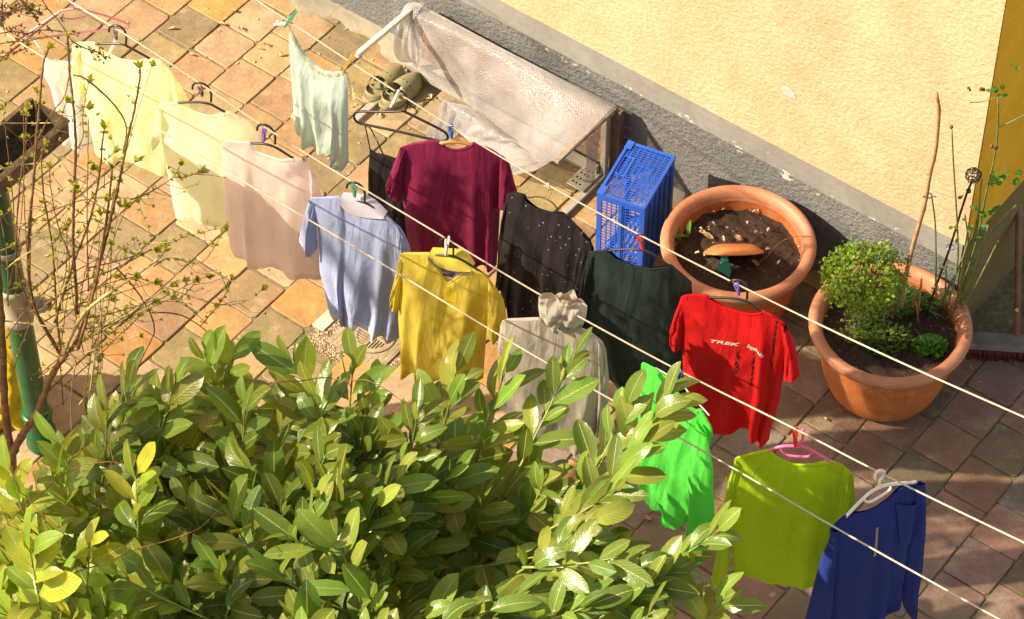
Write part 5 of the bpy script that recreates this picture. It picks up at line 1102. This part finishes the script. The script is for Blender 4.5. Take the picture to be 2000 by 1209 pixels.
def twig_shrub():
    rr = random.Random(33); t = empty('lilac_shrub', P(20, 900, 0)+np.array([.0, -.7, 0]), 'bare-stemmed shrub with opening green buds at the left edge', 'shrub')
    pl0 = np.array([0, -1.5, 0]); pn = np.array([0, 1.0, 0]); bd = MB()
    def w3(x, y, off=0): return onp(x, y, pl0+pn*off, pn)
    stems = [ # px path, radius start->end in px, colour, bud spacing
        ([(17, 905), (38, 857), (67, 816), (84, 782), (95, 741), (122, 700)], 9, 6, 0, 0), ([(30, 960), (26, 900), (9, 810), (6, 695), (-2, 560), (-12, 400)], 9, 7, 0, 0),
        ([(122, 700), (100, 660), (64, 600), (54, 520), (56, 450), (62, 389), (66, 350), (71, 275), (77, 203), (84, 122), (93, 98)], 3.6, 2.0, 0, 1), ([(150, 612), (149, 560), (143, 500), (143, 420), (146, 350), (149, 290), (145, 217), (136, 145), (132, 72)], 3.4, 2.0, 0, 1),
        ([(122, 700), (136, 690), (165, 632), (186, 545), (203, 483), (223, 400), (234, 350), (246, 284), (260, 226), (273, 162), (273, 134)], 3.8, 1.8, 0, 1), ([(153, 680), (178, 591), (196, 512), (206, 446), (216, 366), (219, 330)], 3.4, 2, 0, 1),
        ([(107, 630), (120, 588), (143, 512), (179, 426), (196, 333), (200, 275), (204, 252)], 2.8, 1.6, 0, 1), ([(122, 700), (112, 640), (108, 560), (102, 470), (84, 380), (80, 300), (86, 284)], 2.4, 1.3, 0, 1), ([(122, 700), (90, 650), (40, 560), (30, 500), (36, 380), (47, 300), (52, 215)], 2.2, 1.2, 0, 1),
        ([(124, 689), (157, 615), (198, 582), (250, 548), (298, 516), (320, 492)], 4.5, 1.8, 1, 1), ([(60, 610), (100, 588), (160, 548), (229, 525), (298, 485), (312, 480)], 2.0, 1.2, 0, 1), ([(229, 525), (262, 560), (295, 611), (302, 640), (300, 657), (279, 694), (266, 730)], 1.7, 1.1, 0, 0),
        ([(295, 611), (330, 610), (365, 618), (414, 654), (432, 680)], 1.5, .9, 0, 0), ([(298, 486), (330, 476), (365, 460), (410, 450), (434, 445)], 1.2, .7, 1, 1), ([(300, 520), (330, 500), (365, 512), (398, 515), (420, 480), (432, 458)], 1.3, .8, 0, 1), ([(240, 530), (279, 545), (360, 575), (431, 598), (480, 591), (510, 568)], 1.4, .8, 1, 1), ([(391, 637), (410, 615), (431, 591), (446, 565), (451, 548)], 1.3, .9, 0, 1),
        ([(345, 590), (366, 570), (385, 548)], 1.1, .8, 0, 1), ([(40, 440), (100, 410), (166, 386), (246, 386), (325, 388)], 2.8, 1.3, 1, 0), ([(255, 390), (290, 378), (341, 346), (352, 322)], 1.6, .8, 0, 1), ([(341, 346), (366, 346), (388, 336)], 1.0, .7, 0, 1), ([(56, 450), (90, 400), (130, 360), (190, 330), (220, 300)], 1.8, .9, 1, 1), ([(100, 480), (140, 430), (170, 400), (192, 368), (240, 340), (262, 318)], 1.6, .9, 0, 1),
        ([(143, 147), (162, 149), (200, 180), (232, 214), (249, 246), (244, 280), (240, 300)], 1.8, 1.2, 0, 0), ([(0, 330), (40, 322), (80, 318)], 1.4, 1, 1, 0), ([(120, 588), (170, 566), (215, 552), (262, 540)], 1.3, .8, 0, 1), ([(121, 700), (160, 650), (220, 600), (280, 590), (330, 560)], 1.3, .8, 1, 1), ([(126, 705), (150, 670), (190, 640), (240, 655), (268, 620)], 1.2, .7, 1, 1),
        ([(-10, 625), (60, 632), (120, 642), (190, 640), (240, 628)], 1.9, 1.1, 1, 0), ([(12, 660), (60, 590), (130, 540), (200, 500)], 1.7, 1, 0, 0), ([(18, 880), (60, 830), (100, 800), (130, 780)], 1.7, 1, 0, 0), ([(0, 490), (50, 470), (120, 430), (150, 380), (180, 330)], 1.5, 1.0, 1, 1), ([(140, 840), (138, 790), (142, 740), (150, 700), (135, 690)], 1.8, 1.4, 1, 0), ([(155, 790), (170, 770), (188, 740), (192, 710)], 1.6, 1.2, 1, 1),
        ([(200, 720), (198, 650), (196, 560)], 1.0, .8, 0, 0), ([(136, 500), (112, 440), (100, 380), (96, 330)], 1.5, .9, 0, 1), ([(75, 270), (100, 220), (128, 190), (134, 150)], 1.5, 1, 0, 0), ([(0, 240), (40, 241), (100, 240)], 1.4, .9, 1, 0), ([(68, 330), (92, 280), (118, 230), (130, 200)], 1.2, .8, 0, 1), ([(146, 300), (165, 265), (160, 230), (166, 200), (172, 165)], 1.1, .7, 0, 1), ([(230, 480), (262, 500), (300, 470), (282, 430), (272, 398)], 1.1, .7, 1, 1)]
    for k in range(30):        # finer shoots between the main stems
        x, y = rr.uniform(5, 190), rr.uniform(520, 800); h = rr.uniform(150, 430); dx = rr.uniform(-70, 130)*(h/300); q1 = rr.uniform(-25, 25)
        if k % 3 == 0: dx, h = rr.uniform(120, 260), rr.uniform(20, 160)
        stems.append(([(x, y), (x+dx*.3+q1, y-h*.35), (x+dx*.65+q1*.6, y-h*.7), (x+dx, y-h)], rr.uniform(1.0, 1.7), .6, rr.choice((0, 0, 1)), 1))
    for i, (px, a, b_, c, sp) in enumerate(stems):
        off = rr.uniform(-.10, .10) if i > 4 else 0
        n = max(14, len(px)*7); q = smoothpoly(px, n, 2); j = np.linspace(0, 1, n)
        pts = [w3(x+rr.uniform(-.6, .6), y, off+.05*math.sin(4*t_+i)) for (x, y), t_ in zip(q, j)]
        rs = [(a+(b_-a)*t_)/600*(1.22 if k % 5 == 0 else 1) for k, t_ in enumerate(j)]
        br = MB(); br.tube(pts, rs, 7)
        if sp:
            for k in range(3, n-1, 4):
                ax = nrm(pts[k+1]-pts[k-1]); sd = nrm(np.cross(ax, pn))
                for sg in (-1, 1):
                    if rr.random() < (.6 if i < 42 else .35): bud(bd, pts[k], ax*.8+sd*sg, rr.uniform(.010, .021), rr, rr.randint(3, 5))
            bud(bd, pts[-1], pts[-1]-pts[-2], rr.uniform(.026, .038), rr, 7)
            # fine side twigs
            if a < 2.6:
                for k in range(4, n-2, 6):
                    if rr.random() < .65:
                        ax = nrm(pts[k+1]-pts[k-1]); sd = nrm(np.cross(ax, pn))*rr.choice((-1, 1)); L = rr.uniform(.04, .12); e = pts[k]+nrm(ax+sd*1.2+EZ*.2)*L; mm = (pts[k]+e)/2+pn*rr.uniform(-.02, .02)+sd*.01
                        br.tube([pts[k], mm, e], [.0013, .001, .0007], 5); bud(bd, e, e-mm, rr.uniform(.010, .02), rr, 4)
        br.build('trunk' if i < 2 else 'branch', BARKL if c else BARK, t)
    bd.build('buds', BUDM, t)
twig_shrub()
def dried_shrub():
    rr = random.Random(5); t = empty('dried_flower_shrub', P(-40, 60, 0), 'twiggy shrub with withered brown flower heads at the top left corner', 'shrub')
    w = MB(); lv = MB(); pl0 = np.array([0, -.9, 0]); pn = np.array([0, 1.0, 0])
    def w3(x, y, o=0): return onp(x, y, pl0+pn*o, pn)
    for px, heads in (([(-60, 120), (-20, 60), (20, 20), (55, 5)], 26), ([(-60, 100), (0, 105), (40, 100), (62, 92)], 10), ([(6, -40), (4, 20), (8, 60)], 20), ([(60, -40), (90, 15), (115, 40), (140, 80), (152, 96)], 6), ([(-40, 30), (30, 22), (60, 12), (80, 30)], 22), ([(-20, 70), (25, 60), (50, 66)], 14), ([(140, 80), (165, 95), (190, 100), (208, 118)], 22), ([(-20, -20), (30, -10), (70, 30), (75, 45)], 18), ([(-60, 100), (-10, 85), (60, 80), (95, 70)], 4), ([(20, 90), (60, 60), (110, 58), (150, 70)], 8)):
        q = smoothpoly(px, 20, 2); pts = [w3(x, y, rr.uniform(-.01, .01)) for x, y in q]; w.tube(pts, [.0028-.0016*k/19 for k in range(20)], 6)
        for k in range(heads):
            c = pts[min(19, int(20-10*rr.random()**1.6)-0)-1] + np.array([rr.gauss(0, .012), rr.gauss(0, .012), rr.gauss(0, .012)])
            w.tube([pts[rr.randint(9, 19)], c], .0006, 4)
            for z in range(3): add_leaf(lv, c, np.array([rr.uniform(-1, 1), rr.uniform(-1, 1), rr.uniform(-1, .6)]), nrm(np.array([rr.uniform(-1, 1), -.3, 1])), rr.uniform(.006, .014), .006, rr.uniform(-.5, .8), (1, 1, 1), .5, 3)
    w.build('branches', BARK, t); lv.build('withered_flowers', simple('withered_brown', (.16, .085, .05), .9, .4, 60), t)
    b = MB()
    for x, y in ((30, 25), (66, 17), (55, 92), (24, 22), (62, 28), (12, 120)): bud(b, w3(x, y), np.array([0, 0, 1.0]), .03, rr, 6)
    b.build('buds', BUDM, t)
dried_shrub()
def vine():
    rr = random.Random(8); t = empty('climber_vine', P(330, 917, 2.2), 'thin leafless brown climber stems trailing over the laurel', 'vine'); vm = simple('reddish_stem', (.22, .085, .035), .7, .2, 30)
    for px in ([(-10, 1040), (50, 992), (101, 945), (140, 915), (183, 901), (260, 908), (331, 917)], [(105, 1125), (160, 1118), (200, 1098), (243, 1084), (300, 1060), (358, 1050), (400, 1022), (440, 989)], [(500, 765), (540, 748), (590, 742), (640, 738), (690, 744), (720, 742), (760, 762), (790, 790)], [(0, 985), (20, 1030), (45, 1075), (60, 1085)], [(20, 905), (30, 950), (60, 980), (80, 1000), (105, 1060)], [(210, 930), (225, 890), (200, 850), (190, 800)]):
        q = smoothpoly(px, 30, 2); w = MB(); w.tube([P(x+1.5*math.sin(k*1.1), y+1.8*math.sin(k*.8+1), 2.42+.07*math.sin(k*.35)) for k, (x, y) in enumerate(q)], [.0019-.0009*k/29 for k in range(30)], 6); w.build('stem', vm, t)
vine()
# ------------------------------------------------------------------ planting in the right-hand pot
def pot_plants():
    rr = random.Random(14); G = 'plants in the right-hand pot'
    c = P(1688, 540, .66); base = c*1.0; base[2] = .31; base = base+np.array([.045, .05, 0])
    t = empty('box_bush', base, 'rounded clipped box bush with tiny yellow-green leaves', 'bush')
    m = MB(); ax = np.array([.158, .135, .140])
    for k in range(3600):
        v = nrm(np.array([rr.gauss(0, 1), rr.gauss(0, 1), rr.gauss(0, 1)])); r = rr.uniform(.72, 1.03)*(1+.20*mnoise.noise(Vector(v*2.1))+.14*mnoise.noise(Vector(v*4.5)))
        if mnoise.noise(Vector(v*3.3+np.array([4, 0, 0]))) < -.28: continue
        if v[2] < -.55 and rr.random() < .6: continue
        q = c+v*ax*r; d = nrm(v*.35+np.array([rr.uniform(-1, 1), rr.uniform(-1, 1), rr.uniform(-1, 1)])); nn = nrm(v*.8+EZ*.3+np.array([rr.uniform(-.5, .5), rr.uniform(-.5, .5), rr.uniform(-.5, .5)])); nn = nrm(nn-d*(nn@d)+1e-4)
        b_ = rr.uniform(.6, 1.9); add_leaf(m, q, d, nn, rr.uniform(.013, .021), rr.uniform(.010, .015), .1, (b_*1.3, b_*1.05, .7), .2, 2)
    for k in range(900):            # the looser skirt below
        a = rr.uniform(0, 6.28); r = abs(rr.gauss(0, .07)); q = base+np.array([math.cos(a)*r*1.1, math.sin(a)*r, rr.uniform(.03, .24)]); d = nrm(np.array([rr.uniform(-1, 1), rr.uniform(-1, 1), rr.uniform(0, 1)]))
        b_ = rr.uniform(.6, 1.3); add_leaf(m, q, d, nrm(np.cross(np.cross(d, EZ), d)+1e-4), rr.uniform(.012, .02), .010, .1, (b_, b_, .8), .2, 2)
    m.build('foliage', HERB, t); w = MB()
    for k in range(26):
        v = nrm(np.array([rr.gauss(0, 1), rr.gauss(0, 1), abs(rr.gauss(0, 1))])); w.tube([base, base*.5+c*.5+v*.02, c+v*ax*.85], [.006, .004, .0015], 6)
    w.build('stem', BARK, t)
    # herbs: low clumps
    def clump(px, R, n, L, wd, tint, label, h=.05, name='herb_clump'):
        o = P(*px, .315); m = MB(); 
        for k in range(n):
            a = rr.uniform(0, 6.28); r = R*math.sqrt(rr.random()); q = o+np.array([math.cos(a)*r, math.sin(a)*r*.8, rr.uniform(0, h)*(1-r/R*.5)]); d = nrm(np.array([math.cos(a), math.sin(a), rr.uniform(.2, 1.6)])+np.array([rr.uniform(-.7, .7), rr.uniform(-.7, .7), 0]))
            nn = nrm(EZ-d*d[2]+1e-4); b_ = rr.uniform(.7, 1.3); add_leaf(m, q, d, nn, L*rr.uniform(.7, 1.2), wd, .3, tuple(x*b_ for x in tint), .25, 3)
        tag(m.build(name, HERB, None), label, 'herb', G)
    clump((1815, 683), .062, 330, .022, .014, (1.0, 1.5, .9), 'bright green low herb at the front right of the planted pot')
    clump((1725, 668), .10, 420, .020, .012, (1.0, .9, .8), 'trailing mottled ground cover at the front of the planted pot')
    clump((1760, 600), .075, 300, .035, .008, (.7, 1.0, .8), 'dark feathery herb between the box bush and the rose stems', .10)
    clump((1660, 660), .05, 120, .016, .010, (1.6, .9, .7), 'reddish brown herb at the front left of the planted pot', .03)
    # strappy leaves
    m = MB(); o = P(1790, 600, .315)
    for k in range(26):
        a = rr.uniform(0, 6.28); d = np.array([math.cos(a), math.sin(a), rr.uniform(.5, 1.6)]); b_ = rr.uniform(.6, 1.2); add_leaf(m, o+np.array([rr.gauss(0, .02), rr.gauss(0, .015), 0]), d, nrm(EZ-nrm(d)*nrm(d)[2]+1e-4), rr.uniform(.07, .14), .008, .8, (.6*b_, 1.1*b_, 1.6*b_), .3, 6)
    tag(m.build('bulb_leaves', HERB, None), 'narrow strappy bulb leaves in the middle of the planted pot', 'bulb plant', G)
    # weed in the empty pot
    m = MB(); o = P(1325, 470, .315)
    for k in range(16):
        a = rr.uniform(1.2, 4.2); d = np.array([math.cos(a)*.5+(.3 if k % 3 == 0 else 0), math.sin(a)*.4-.2, rr.uniform(.6, 1.6)]); add_leaf(m, o+np.array([rr.gauss(0, .02), rr.gauss(0, .03), 0]), d, nrm(EZ-nrm(d)*nrm(d)[2]+1e-4), rr.uniform(.05, .10), .018, .7, (1.1, 1.2, .9), .3, 6)
    tag(m.build('weed', HERB, None), 'small leafy weed at the left rim of the empty pot', 'weed')
    m = MB(); q = smoothpoly([(1592, 462), (1560, 460), (1530, 468), (1510, 485), (1500, 500), (1480, 515)], 24, 2); zz = np.linspace(.41, .32, 24); m.tube([P(x, y, z) for (x, y), z in zip(q, zz)], .0014, 5); tag(m.build('dead_stalk', BARK, None), 'thin dry stalk lying from the rim across the soil of the empty pot', 'stalk')
    # rose
    o = cB+np.array([.06, .06, .0]); pl = o*1.0; pn = np.array([0, 1.0, 0]); base = W(0, 0, 0)
    def w3(x, y, off=0): return onp(x, y, pl+pn*off, pn)
    t = empty('rose_bush', cB+np.array([.06, .06, .31]), 'tall sparse rose with thorny green canes and few leaves rising from the planted pot', 'rose')
    g = MB(); g2 = MB(); lf = MB(); rh = MB()
    cane = [(1759, 598), (1766, 560), (1776, 505), (1795, 440), (1810, 385), (1816, 340), (1829, 290), (1832, 250), (1835, 215), (1829, 182)]
    q = smoothpoly(cane, 40, 2); g2.tube([w3(x, y) for x, y in q], [(.0095-.003*k/39)*(1.25 if k % 9 == 0 else 1) for k in range(40)], 9)
    g2.tube([w3(1824, 300), w3(1815, 338), w3(1808, 342)], .003, 5)
    for px, r, off in (([(1828, 590), (1828, 500), (1827, 430), (1820, 385)], .0032, 0), ([(1850, 600), (1872, 520), (1870, 440), (1864, 350), (1861, 300), (1859, 252)], .0034, .0), ([(1860, 610), (1880, 560), (1900, 500), (1915, 440), (1925, 380), (1938, 330), (1947, 280), (1950, 240), (1949, 190)], .0036, .04), ([(1948, 250), (1975, 238), (2005, 222)], .002, .04), ([(1845, 625), (1870, 610), (1885, 560), (1905, 500), (1945, 440), (1985, 400)], .005, .03), ([(1838, 620), (1865, 625), (1890, 570), (1920, 490), (1930, 440)], .0045, .06), ([(1905, 470), (1912, 420), (1915, 370), (1918, 350)], .003, .03), ([(1893, 200), (1915, 200), (1945, 190)], .0015, .04), ([(1900, 545), (1893, 480), (1885, 420)], .003, .02), ([(1855, 628), (1868, 590), (1884, 530), (1900, 470), (1912, 410)], .0045, .02), ([(1835, 600), (1852, 560), (1880, 510), (1900, 440)], .0038, .05), ([(1870, 610), (1896, 575), (1925, 520), (1950, 470)], .0042, .01), ([(1848, 610), (1846, 560), (1850, 500)], .0028, .04)):
        q = smoothpoly(px, 26, 2); pts = [w3(x, y, off) for x, y in q]; g.tube(pts, [1.4*r*(1-.4*k/25) for k in range(26)], 7)
        for k in range(2, 25, 2):
            ax = nrm(pts[k+1]-pts[k-1]); sd = nrm(np.cross(ax, pn))*(1 if k % 4 else -1); g.tube([pts[k], pts[k]+sd*(r+.004)+ax*.001], [.0012, .0002], 4)
    g.build('green_canes', simple('rose_cane', (.13, .17, .045), .5, .25, 40), t); g2.build('brown_cane', simple('rose_old_cane', (.36, .20, .09), .6, .25, 25, .001), t)
    for x, y, s, off in ((1949, 172, .032, .04), (1962, 172, .030, .04), (1940, 178, .026, .04), (1958, 186, .026, .04), (1925, 176, .022, .04), (1895, 172, .016, .04), (1950, 350, .036, .02), (1968, 338, .036, .02), (1985, 346, .04, .02), (1998, 336, .034, .02), (1940, 340, .034, .02), (1945, 358, .03, .02), (1886, 372, .026, .02), (1880, 384, .022, .02), (1930, 410, .03, .05), (1945, 402, .03, .05), (1915, 440, .03, .0), (1898, 445, .028, .0), (1862, 443, .022, 0), (1925, 415, .03, 0), (1835, 585, .03, 0), (1846, 570, .026, 0), (1920, 460, .026, 0), (1880, 430, .02, 0), (1840, 520, .02, 0), (1872, 470, .02, 0), (1905, 402, .026, 0), (1984, 130, .018, .04), (1972, 122, .018, .04)):
        for k in range(2): a = rr.uniform(0, 6.28); add_leaf(lf, w3(x, y, off), np.array([math.cos(a), -.3, math.sin(a)*.5]), nrm(np.array([.1, -.7, .8])), s, s*.62, .3, (.7, 1.0, .9), .2, 4)
    lf.build('leaves', HERB, t)
    for x, y, off in ((1916, 174, .04), (1937, 286, .04), (1946, 288, .04), (1858, 248, 0)): rh.lathe(w3(x, y, off), [(.001, -.008), (.006, -.005), (.0075, 0), (.005, .006), (.003, .010), (.001, .011)], 12)
    rh.build('rose_hips', simple('dried_hip', (.20, .06, .02), .5, .3, 60), t)
    # tie clips
    m = MB(); 
    c = w3(1814, 382); m.tube([c+np.array([.012*math.cos(a), .012*math.sin(a), 0]) for a in np.linspace(0, 6.3, 18)], .0028, 6)
    for sx in (-1, 1): m.tube([c+np.array([sx*.012, -.006, 0]), c+np.array([sx*.024, -.012, .006]), c+np.array([sx*.02, -.014, .014])], .0024, 5)
    tag(m.build('plant_clip', simple('slate_blue_clip', (.05, .09, .14), .4), None), 'dark blue plant clip around the thick brown rose cane', 'plant clip')
    m = MB(); c = w3(1857, 483); m.tube([c+np.array([.016*math.cos(a), .014*math.sin(a), 0]) for a in np.linspace(0, 6.3, 18)], .0022, 6); tag(m.build('tie_wire', simple('blue_grey_wire', (.15, .22, .27), .3, .1, 20, 0, .7), None), 'blue-grey wire tie around the dark plant stake', 'wire tie')
    # finial stake
    t = empty('plant_stake', w3(1808, 615), 'dark metal plant stake with an openwork ball finial', 'plant stake'); bk = simple('rusty_black_iron', (.045, .035, .045), .5, .4, 40, .0006, .5)
    m = MB(); m.tube([w3(x, y, .01) for x, y in smoothpoly([(1808, 618), (1835, 540), (1857, 480), (1885, 385), (1900, 350)], 20, 1)], .0045, 9); m.build('rod', bk, t)
    m = MB(); c = w3(1901, 344, .01); R = .030
    for k in range(7):
        z = R*math.cos(math.pi*(k+.5)/7); r = math.sqrt(max(0, R*R-z*z)); m.tube([c+np.array([r*math.cos(a), r*math.sin(a), z+.002*a]) for a in np.linspace(0, 6.3, 20)], .0019, 6)
    for k in range(4):
        a = k*math.pi/4; m.tube([c+np.array([R*math.cos(b)*math.cos(a), R*math.cos(b)*math.sin(a), R*math.sin(b)]) for b in np.linspace(0, 6.3, 24)], .0014, 5)
    m.tube([c+EZ*R, c+EZ*(R+.016)+np.array([.004, 0, 0])], .004, 8); m.build('ball_finial', bk, t)
    # cut cane stubs
    m = MB()
    for x0, y0, x1, y1 in ((1790, 640, 1800, 545), (1783, 600, 1786, 560), (1795, 635, 1789, 590)): m.tube([w3(x0, y0, -.03), w3(x1, y1, -.03)], .004, 7)
    tag(m.build('cut_canes', simple('orange_cut_cane', (.33, .15, .06), .6, .2, 30), None), 'short orange-brown cut canes standing in the planted pot', 'cane stub')
pot_plants()
# ------------------------------------------------------------------ added unseen tree, crown thinned by zone to shade the right of the court
def shade_tree():
    rr = random.Random(41); z0 = 6.0; k = 1/math.tan(SUN_EL); hs = np.array([SUN[0], SUN[1], 0]); hs = hs/np.linalg.norm(hs); off = hs*k*z0
    t = empty('added_shade_tree', W(2.2, .1, 0)+off*np.array([1, 1, 0]), 'leafy tree added out of view to the left to shade the court', 'tree'); m = MB()
    for _ in range(TREE_N):
        u, v = rr.uniform(.6, 3.5), rr.uniform(-.85, 1.22)
        us = .7 if (v < -.25 or v > .85) else .9
        if -.25 < v < .85 and rr.random() > (.12 if (u < 1.5 and v < .2) or u < 1.0 else .88): continue
        if rr.random() > max(0, min(1, (u-us)*3+.3))*min(1, (1.27-v)*5)*(1 if v > -.7 else .75): continue
        dz = rr.uniform(-.6, .6); c = W(u, v, z0)+off+np.array([SUN[0], SUN[1], SUN[2]])*dz/SUN[2]
        d = nrm(np.array([rr.uniform(-1, 1), rr.uniform(-1, 1), rr.uniform(-.6, .6)])); add_leaf(m, c, d, nrm(EZ+np.array([rr.uniform(-.6, .6), rr.uniform(-.6, .6), 0])), rr.uniform(.055, .085), .05, .2, (1, 1, 1), .2, 1)
    m.build('crown', HERB, t); w = MB(); base = W(2.2, .1, 0)+off; base[2] = 0; base[1] -= 1.3
    w.tube([base, base+EZ*2.5+E1*.1, base+EZ*4.8+np.array([0, .5, 0])], [.16, .12, .08], 12)
    for q in range(14):
        u, v = rr.uniform(1.2, 3.0), rr.uniform(-.9, 1.0); w.tube([base+EZ*(3+q*.12), (base+EZ*4.6+W(u, v, z0)+off)/2, W(u, v, z0)+off], [.05, .03, .01], 7)
    w.build('trunk', BARK, t)
TREE_N = 26000
shade_tree()
